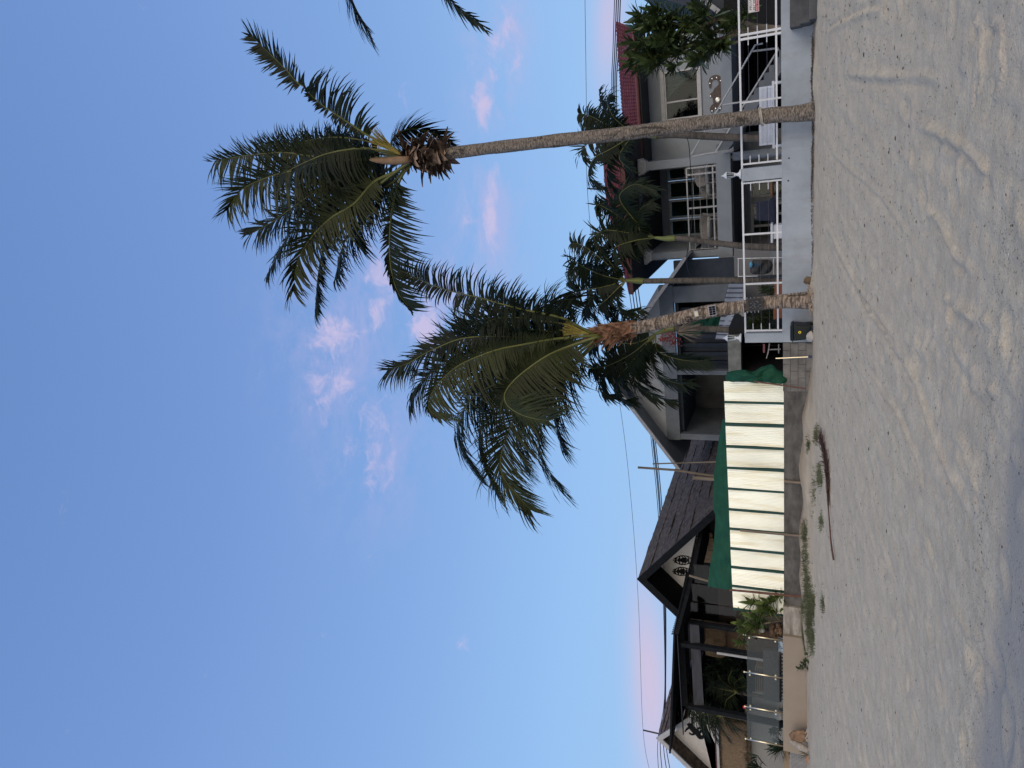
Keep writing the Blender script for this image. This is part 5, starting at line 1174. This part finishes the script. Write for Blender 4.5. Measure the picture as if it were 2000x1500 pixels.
def lantern(y, n, label):
    o = thing('pillar_lantern', label, 'lantern', (S(y, n, 1448), n, W(1448, y, n).z), 'white pillar lanterns'); b = Vector(o.location)
    MB().lathe(b, [(.13,0),(.12,.03),(.05,.07),(.03,.13),(.05,.16),(.055,.18)], 16).build('base', M['white_paint'], o, smooth=True)
    MB().lathe(b+Vector((0,0,.185)), [(.05,0),(.075,.17)], 6).build('glass', M['glass'], o)
    f = MB()
    for k in range(6):
        a = 2*PI*k/6; f.tube([b+Vector((.052*math.cos(a), .052*math.sin(a), .185)), b+Vector((.078*math.cos(a), .078*math.sin(a), .36))], .007, 4)
    f.build('cage', M['white_paint'], o)
    MB().lathe(b+Vector((0,0,.36)), [(.10,0),(.095,.015),(.03,.085),(.015,.10),(.02,.115),(.004,.15)], 12).build('cap', M['white_paint'], o)
lantern(340, NW+.13, 'white lantern on the pillar standing between the two coconut palms'); lantern(660, NW+.13, 'white lantern on the end pillar above the bin')
# fittings strapped to the shorter palm
sp_ = thing('solar_panel', 'small dark solar panel fixed to the shorter palm trunk', 'solar panel', W(1391, 606, nB-.2))
c = W(1391, 606.5, nB-.24)
def tilted(mb, c, w, h, t, rx=.25, rz=-.1):
    Rm = Matrix.Rotation(rz, 3, 'Y') @ Matrix.Rotation(rx, 3, 'X'); P = [Vector((sx*w/2, sy*t/2, sz*h/2)) for sz in (-1,1) for sx, sy in ((-1,-1),(1,-1),(1,1),(-1,1))]
    return mb.hexa([c+Rm@p for p in P]), Rm
m_, Rm = tilted(MB(), c, .27, .19, .025); m_.build('frame', M['grey_light'], sp_)
pm_ = MB()
for i in range(4):
    for j in range(2): tilted(pm_, c+Rm@Vector(((i-1.5)*.061, -.014, (j-.5)*.082)), .056, .076, .004)
pm_.build('cells', mat('solar_cells', (.01,.012,.03), rough=.15), sp_)
fl_o = thing('flood_lamp', 'small pale flood lamp fixed to the trunk above the solar panel', 'lamp', W(1360, 612, nB-.2))
c2_ = W(1360.5, 612.5, nB-.24); m_, _ = tilted(MB(), c2_, .15, .11, .05, -.15); m_.build('housing', M['grey_light'], fl_o)
m_, Rn = tilted(MB(), c2_+Vector((0,-.028,0)), .12, .085, .006, -.15); m_.build('lens', mat('lamp_lens', (.62,.58,.42), rough=.25), fl_o)
cb = thing('chalkboard', 'dark wooden chalkboard with faint handwriting strapped round the shorter palm trunk', 'sign', W(1474, 596, nB-.22))
c3 = W(1474.5, 594.5, nB-.24); m_, Rm = tilted(MB(), c3, .32, .42, .03, .0, -.06); m_.build('frame', mat('dark_wood', (.06,.055,.05), (.035,.03,.028), scale=5, rough=.8), cb)
m_, _ = tilted(MB(), c3+Vector((0,-.016,.0)), .27, .30, .006, .0, -.06); m_.build('slate', mat('slate_board', (.015,.018,.024), rough=.6), cb)
wr = MB(); r_ = random.Random(77)
for row in range(3):                                # faint chalk scrawl, too small to read in the photograph
    for col in range(5):
        q = c3+Rm@Vector((-.10+.045*col+r_.uniform(-.006,.006), -.0215, .07-.08*row)); P = [q]
        for _ in range(4): P.append(P[-1]+Vector((r_.uniform(-.012,.016), 0, r_.uniform(-.022,.022))))
        wr.tube(P, .0022, 4)
wr.build('chalk_marks', mat('chalk', (.35,.36,.38), rough=.9), cb)
rp = MB(); c_ = W(1462, 596, nB)
for k in range(5): ring_rope(rp, c_+Vector((0,0,-.09*k+.12)), .20, c_.z-.09*k+.12, .01, w=.006)
tag(rp.build('string_lights', M['white_paint']), 'pale cord wound round the trunk behind the chalkboard', 'cord')
# warning sign on the railing
sg = thing('warning_sign', 'white and red private property sign hung on the railing wires at the right edge', 'sign', W(1472, 8, NW+.06))
ns2 = NW+.045; P0 = W(1461.5, 25.5, ns2); P1 = W(1482.5, 22, ns2); w_ = .62; h_ = P0.z-P1.z; x0 = (P0.x+P1.x)/2
MB().box(x0, x0+w_, ns2, ns2+.01, P1.z, P0.z).build('board', mat('sign_white', (.70,.70,.72), rough=.4), sg, bevel=.003)
M['sign_red'] = mat('sign_red', (.42,.03,.06), rough=.45); M['ink'] = mat('sign_ink', (.02,.02,.025), rough=.6)
bx = MB(); e = .010
bx.box(x0+.012, x0+w_-.012, ns2-.002, ns2-.0005, P1.z+.012, P1.z+.088); bx.build('red_band', M['sign_red'], sg)
bd_ = MB().box(x0+.008, x0+w_-.008, ns2-.0012, ns2-.0004, P0.z-.013, P0.z-.010).box(x0+.008, x0+.011, ns2-.0012, ns2-.0004, P1.z+.09, P0.z-.013); bd_.build('border', M['ink'], sg)
def text(body, x, z, size, m, par, n, sx=1.0):
    cu = bpy.data.curves.new('lettering', 'FONT'); cu.body = body; cu.size = size; cu.extrude = .001
    to = bpy.data.objects.new('lettering', cu); sc.collection.objects.link(to)
    dg = bpy.context.evaluated_depsgraph_get(); me = bpy.data.meshes.new_from_object(to.evaluated_get(dg)); bpy.data.objects.remove(to)
    o = bpy.data.objects.new('lettering', me); me.materials.clear(); me.materials.append(m); sc.collection.objects.link(o); o.parent = par
    o.rotation_euler = (PI/2, 0, 0); o.scale = (sx, 1, 1); o.location = Vector((x, n, z))-Vector(par.location); return o
text('PRIVATE', x0+.05, P0.z-.085, .088, M['ink'], sg, ns2-.001, 1.05); text('PROPERTY', x0+.035, P0.z-.172, .088, M['ink'], sg, ns2-.001, .95)
text('NO TRESPASSING', x0+.03, P1.z+.030, .058, mat('sign_letter', (.75,.72,.74)), sg, ns2-.003, 1.1)

# ---------------- bench and garden furniture ----------------
bn = thing('garden_bench', 'white slatted garden bench behind the railing at the tall palm', 'bench', (S(225, 20.7, 1500), 20.9, 2.3))
M['bench'] = mat('bench_white', (.58,.64,.74), (.53,.58,.68), rough=.5)
for y0, y1, lab in ((168, 213, 0), (237, 283, 1)):
    n = 20.6; a, b = S(y1, n, 1500), S(y0, n, 1500); zt4, zb4 = W(1482.5, y0, n).z, W(1512, y0, n).z
    MB().box(a, b, n, n+.04, zt4-.05, zt4).box(a, b, n, n+.04, zb4, zb4+.05).box(a, a+.05, n+.001, n+.039, zb4+.05, zt4-.05).box(b-.05, b, n+.001, n+.039, zb4+.05, zt4-.05).build('back_frame', M['bench'], bn)
    sl_ = MB()
    for k in range(8): z = lerp(zb4+.06, zt4-.07, k/7); sl_.box(a+.05, b-.05, n+.01, n+.03, z, z+.026)
    sl_.build('back_slats', M['bench'], bn)
    MB().box(a-.08, b+.08, n-.55, n, 2.68, 2.74).build('seat', M['bench'], bn)
    for x in (a-.06, b+.0): MB().box(x, x+.06, n-.54, n+.04, 2.3, 2.679).build('leg', M['bench'], bn)
# dark blue swing seat under the porch
sw_ = thing('garden_swing', 'navy cushioned garden seat on black legs behind the railing', 'seat', (S(415, 22, 1510), 22, 2.3))
M['navy'] = mat('navy_canvas', (.022,.028,.055), (.014,.018,.036), scale=6, rough=.9, bump=.3, sc3=(1,1,3))
n = 22; a, b = S(436, n, 1500), S(394, n, 1500); zt5 = W(1474, 415, n).z; zb5 = W(1512, 415, n).z
MB().hexa([(a,n+.3,zb5),(b,n+.3,zb5),(b,n+.42,zb5),(a,n+.42,zb5),(a+.03,n+.5,zt5),(b-.03,n+.5,zt5),(b-.03,n+.62,zt5),(a+.03,n+.62,zt5)]).build('backrest', M['navy'], sw_, bevel=.03)
MB().box(a-.1, b+.1, n-.3, n+.3, zb5-.05, zb5+.09).build('cushion', M['navy'], sw_, bevel=.03)
for x in (a-.08, b+.05):
    for y_ in (n-.28, n+.5): MB().box(x, x+.035, y_, y_+.035, 2.3, zb5-.052).build('leg', M['black_metal'], sw_)
MB().box(a-.08, b+.08, n-.281, n-.25, 2.48, 2.51).build('stretcher', M['black_metal'], sw_)
tb = thing('garden_table', 'wooden-topped table on the porch just left of the pillar lantern', 'table', (S(372, 23, 1510), 23, 2.3))
n = 23; a, b = S(386, n, 1510), S(356, n, 1510); z = W(1505, 370, n).z
MB().box(a, b, n, n+.7, z-.05, z).build('tabletop', mat('warm_wood', (.22,.10,.05), (.14,.06,.03), scale=3, rough=.6, sc3=(.4,3,1)), tb)
for x in (a+.03, b-.08):
    for y_ in (n+.03, n+.6): MB().box(x, x+.05, y_, y_+.05, 2.3, z-.051).build('leg', M['black_metal'], tb)
wt = thing('side_table', 'white side table near the slender palm behind the railing', 'table', (S(462, 21.4, 1520), 21.4, 2.3))
n = 21.4; a, b = S(474, n, 1510), S(437, n, 1510); z = W(1505, 455, n).z
MB().box(a, b, n, n+.5, z-.06, z).build('tabletop', M['bench'], wt); MB().box(a+.1, b-.05, n+.05, n+.45, 2.3, z-.061).build('cabinet', M['bench'], wt)
# wicker chairs on the balcony
M['wicker'] = mat('white_wicker', (.42,.42,.43), (.24,.24,.25), scale=26, detail=3, rough=.8, bump=.7, bscale=70)
def wicker(y, n, w, h, seat, lab):
    x = S(y, n, 1380); o = thing('wicker_chair', lab, 'chair', (x, n, zs1), 'wicker chairs on the balcony')
    vs = []; K_ = 18; J = 8                        # tub shell open to the front
    for j in range(J+1):
        for i in range(K_+1):
            a = PI*(i/K_)*1.3-.15*PI; hh = seat+ (h-seat)*(.45+.55*max(0, math.sin(min(PI, max(0, a)))))**1.0
            z = zs1+.12+(hh-.12)*j/J; rr_ = w*(.42+.10*j/J); vs.append((x+rr_*math.cos(a), n+rr_*math.sin(a)*.9, z))
    MB().add(vs, [(j*(K_+1)+i, j*(K_+1)+i+1, (j+1)*(K_+1)+i+1, (j+1)*(K_+1)+i) for j in range(J) for i in range(K_)]).build('shell', M['wicker'], o, smooth=True)
    MB().lathe((x, n, zs1+seat-.12), [(w*.40,0),(w*.44,.06),(w*.40,.12)], 18).build('cushion', M['curtain_white'], o, smooth=True)
    for sx in (-1, 1):
        for sy in (-1, 1): MB().tube([(x+sx*w*.3, n+sy*w*.3, zs1), (x+sx*w*.33, n+sy*w*.33, zs1+seat-.12)], .025, 6).build('leg', M['wicker'], o)
wicker(340, 30.4, 1.0, 1.05, .48, 'tall wicker tub chair at the right end of the balcony'); wicker(365, 30.6, .95, .85, .48, 'lower wicker tub chair in the middle of the balcony'); wicker(445, 30.6, 1.2, .95, .5, 'wide wicker seat at the left end of the balcony')
# clothes rack with laundry
lr = thing('laundry_rack', 'clothes rack hung with dark and blue laundry beside the white boards', 'rack', (S(522, 21.8, 1520), 21.8, 2.3))
n = 21.8; m_ = MB()
for P in ([(1440,505),(1527,503)], [(1442,540),(1480,539)], [(1511,505),(1511,536)], [(1442,505),(1442,541)]): m_.tube([W(x, y, n) for x, y in P], .012, 5)
m_.build('frame', M['white_paint'], lr)
for P, c in (([(1470,508),(1495,507),(1508,512),(1506,530),(1490,536),(1468,534),(1465,520)], (.05,.055,.06)), ([(1478,510),(1470,514),(1467,520),(1475,524),(1490,522),(1492,512)], (.02,.06,.11))):
    cloth_heap(P, n-.05, 8, .12).build('cloth', mat('cloth', c, tuple(q*.5 for q in c), scale=6, detail=6, rough=.9), lr, smooth=True)
cap_ = W(1467, 517, n-.15); MB().blob(cap_, .075, 3, .1, sq=(1.1,.7,.7)).build('cap', mat('blue_cap', (.08,.30,.50), rough=.6), lr, smooth=True)
# rattan sofa and items behind the glass
sf = thing('rattan_sofa', 'grey rattan sofa with slatted frame behind the glass balustrade', 'sofa', (S(1325, 21.5, 1510), 21.5, 2.3))
M['rattan'] = mat('grey_rattan', (.15,.15,.15), (.055,.055,.058), scale=30, detail=3, rough=.8, bump=.7, bscale=60)
n = 21.5; a, b = S(1372, n, 1500), S(1273, n, 1500); zt6 = W(1491, 1320, n).z
m_ = MB(); C = [(a,n+.1),(a+.3,n-.02),((a+b)/2,n-.05),(b-.3,n-.02),(b,n+.1)]
for (x, y_), (x2, y2_) in zip(C, C[1:]): m_.hexa([(x,y_,2.72),(x2,y2_,2.72),(x2,y2_+.1,2.72),(x,y_+.1,2.72),(x,y_-.04,zt6),(x2,y2_-.04,zt6),(x2,y2_+.05,zt6),(x,y_+.05,zt6)])
m_.build('backrest', M['rattan'], sf); MB().box(a, b, n+.11, n+.8, 2.66, 2.74).build('seat', M['rattan'], sf)
m_ = MB()
for k in range(15): x = lerp(a+.05, b-.05, k/14); m_.box(x, x+.05, n+.1, n+.14, 2.3, 2.659)
m_.build('frame_slats', M['grey_light'], sf)
cr_ = thing('crate_table', 'pale slatted wooden crate table on the terrace behind the sofa', 'table', (S(1325, 23.2, 1490), 23.2, 2.3))
n = 23.2; a, b = S(1352, n, 1480), S(1303, n, 1480)
for k in range(9): z = lerp(W(1492,1320,n).z, W(1476,1320,n).z, k/8); MB().box(a, b, n, n+.03, z, z+.025).build('slat', M['timber'], cr_) if k % 2 == 0 else None
for x in (a, b-.06): MB().box(x, x+.06, n+.03, n+.7, 2.3, W(1476,1320,n).z).build('side', M['timber'], cr_)
ms_ = thing('framed_panel', 'tall pale panel leaning on the terrace wall left of the sofa', 'panel', (S(1383, 24.4, 1500), 24.4, 2.3))
MB().slab([W(1469,1352,24.4), W(1469,1375,24.4), W(1520,1400,24.4), W(1530,1400,24.4), W(1530,1352,24.4)], (0,.04,0)).build('panel', mat('pale_blue_panel', (.36,.39,.42), (.30,.33,.36), scale=2, rough=.6), ms_)
urn = thing('globe_lamp', 'large white globe sitting on the wall top behind the third balustrade post', 'lamp', W(1527, 1398, 20.2))
MB().blob(W(1522, 1397, 20.2)+Vector((0,0,.02)), .16, amp=0, k=14).build('globe', mat('opal2', (.55,.56,.57), rough=.35), urn, smooth=True); MB().lathe((W(1527,1397,20.2).x, 20.2, 2.45), [(.06,0),(.08,.06)], 12).build('base', M['grey_light'], urn)
bx_ = thing('painted_box', 'small box with blue and white pattern on the wall under the first glass panel', 'box', W(1528, 1260, 19.95))
MB().box(S(1271, 19.95, 1524), S(1251, 19.95, 1524), 19.9, 20.1, 2.525, W(1520,1260,19.95).z).build('box', mat('blue_white', (.50,.58,.66), (.12,.22,.36), scale=14, rough=.5, lo=.45, hi=.55), bx_)
# faucet post near the bin
fp = thing('shower_post', 'thin steel shower pipe with a small tap beside the grey block wall', 'pipe', ground(1590, 697, 19.4))
MB().tube([W(1515,700,19.5), W(1578,697,19.5)], .018, 8).build('pipe', M['steel'], fp); MB().tube([W(1578,697,19.5), ground(1594,696.5,19.5)], .015, 6).build('riser', M['grey_light'], fp)
MB().box(*(lambda c: (c.x-.03, c.x+.03, 19.47, 19.53, c.z-.05, c.z+.04))(W(1582,697,19.5))).build('valve', mat('blue_valve', (.03,.06,.13), rough=.5), fp)
ldr = thing('pink_board', 'pink board and white metal frame inside the dark store', 'board', W(1520, 680, 22.3))
MB().slab([W(1490,672,22.3), W(1494,672,22.3), W(1494,689,22.3), W(1490,689,22.3)], (0,.03,0)).build('board', mat('pink_paint', (.42,.18,.22), rough=.7), ldr)
m_ = MB()
for P in ([(1503,671),(1500,690),(1497,700)], [(1502,683),(1525,682)], [(1521,672),(1521,690)]): m_.tube([W(x, y, 22.2) for x, y in P], .02, 6)
m_.build('frame', M['frame_white'], ldr)

# ---------------- dead frond and grass on the sand ----------------
df = thing('dead_frond', 'dry brown fallen palm frond lying on the sand before the dark wall', 'palm frond', on_sand(1625, 960))
P = [on_sand(*q)+Vector((0,0,.05)) for q in [(1633,1094),(1628,1060),(1624,1010),(1620,960),(1618,920),(1612,885),(1606,860)]]
M['dry'] = mat('dry_frond', (.13,.065,.045), (.06,.03,.024), scale=5, rough=.9); M['dry_stem'] = mat('dry_stem', (.26,.15,.10), (.17,.09,.06), scale=5, rough=.8)
o = frond(df, P, (.36,.36), 'dry', .15, .0, w=.022, ang=16, seed=500, start=.36, gap=.016, rr0=.020, ref=Vector((0,0,1)), fold=.05, stem='dry_stem', name='frond')
o = frond(df, P, (.55,.50), 'dry', .2, .1, w=.020, ang=34, seed=501, start=.50, gap=.03, rr0=.02, ref=Vector((0,0,1)), fold=.08, stem='dry_stem', name='frond')
gr = MB(); r_ = random.Random(61)
patches = [(1574,1100,6,60,260),(1578,1160,7,50,380),(1582,1215,6,45,520),(1572,1040,4,25,160),(1588,1250,3,25,250),(1596,850,4,18,130),(1602,930,5,22,180),(1579,870,3,12,50),(1588,1180,4,30,260),(1605,1020,3,18,60),(1590,960,4,40,60),(1565,1190,8,22,300),(1608,1180,3,20,70)]
for cx, cy, rx, ry, cnt in patches:
    for _ in range(cnt):
        p = on_sand(cx+r_.gauss(0, rx*.6), cy+r_.gauss(0, ry*.5))
        if p.y > NW-.02: p.y = NW-.02-r_.random()*.3; p.z = sand_base(p.x, p.y)
        for _k in range(4):
            d = Vector((r_.uniform(-.8,.8), r_.uniform(-.8,.8), 1)); q = p+Vector((r_.uniform(-.06,.06), r_.uniform(-.06,.06), -.01)); h_ = r_.uniform(.04,.11); s_ = Vector((r_.uniform(-1,1), r_.uniform(-1,1), 0)).normalized()*.006
            e = q+d.normalized()*h_*.6; t_ = e+(d.normalized()+Vector((d.x*.5, d.y*.5, -.4))).normalized()*h_*.5
            gr.add([q-s_, q+s_, e+s_*.8, e-s_*.8, t_], [(0,1,2,3),(3,2,4)])
tag(gr.build('beach_grass', mat('creeping_grass', (.15,.17,.085), (.08,.095,.05), scale=3, rough=.8, trans=.2)), 'patches of low green creeping grass along the foot of the left-hand walls', 'grass', kind='stuff')

# ---------------- overhead lines ----------------
def cable(P, n, r, label, grp): return tag(MB().tube(spline([W(x, y, n) for x, y in P], 60), r, 5).build('power_line', M['black_metal']), label, 'cable', grp)
cable([(1142,-40),(1145,180),(1147,368),(1168,560),(1209,780),(1231,960),(1247,1180),(1256,1427),(1272,1520)], 44, .014, 'single thin wire crossing high above all the roofs', 'overhead cables')
for k, (d0, d1, d2) in enumerate(((-2,-4,-7),(1,-1,-3),(4,1,2),(7,4,6))):
    cable([(1204+d0*1.3,-40),(1200+d0*1.2,90),(1197+d0,190),(1209+d0,380),(1236+d0*2,590),(1262+d0*.6,760),(1277+d1,870),(1289+d1,994),(1298+d1*.6,1181),(1299+d1*.3,1362),(1293+d2*1.2,1450),(1302+d2*2,1530)], 40+k*.3, .030 if k else .022, ('topmost', 'second from top', 'third from top', 'lowest')[k]+' cable of the thick bundle running behind the roofs', 'overhead cables')
pole([(1147,368),(1300,380)], 44, .05, 'antenna_mast', 'thin mast rising behind the red roof, holding the single wire', 'mast', 'black_metal')
pole([(1256,1426),(1300,1436)], 44, .06, 'antenna_mast', 'thin mast rising behind the lower left roof', 'mast', 'black_metal')
tag(MB().tube(spline([W(1342,268,22.5), W(1347,300,24), W(1352,420,23), W(1341,510,22.3), W(1352,548,22.2)], 40), .012, 5).build('rope_line', M['black_metal']), 'dark line strung between the garden palms before the balcony', 'rope')
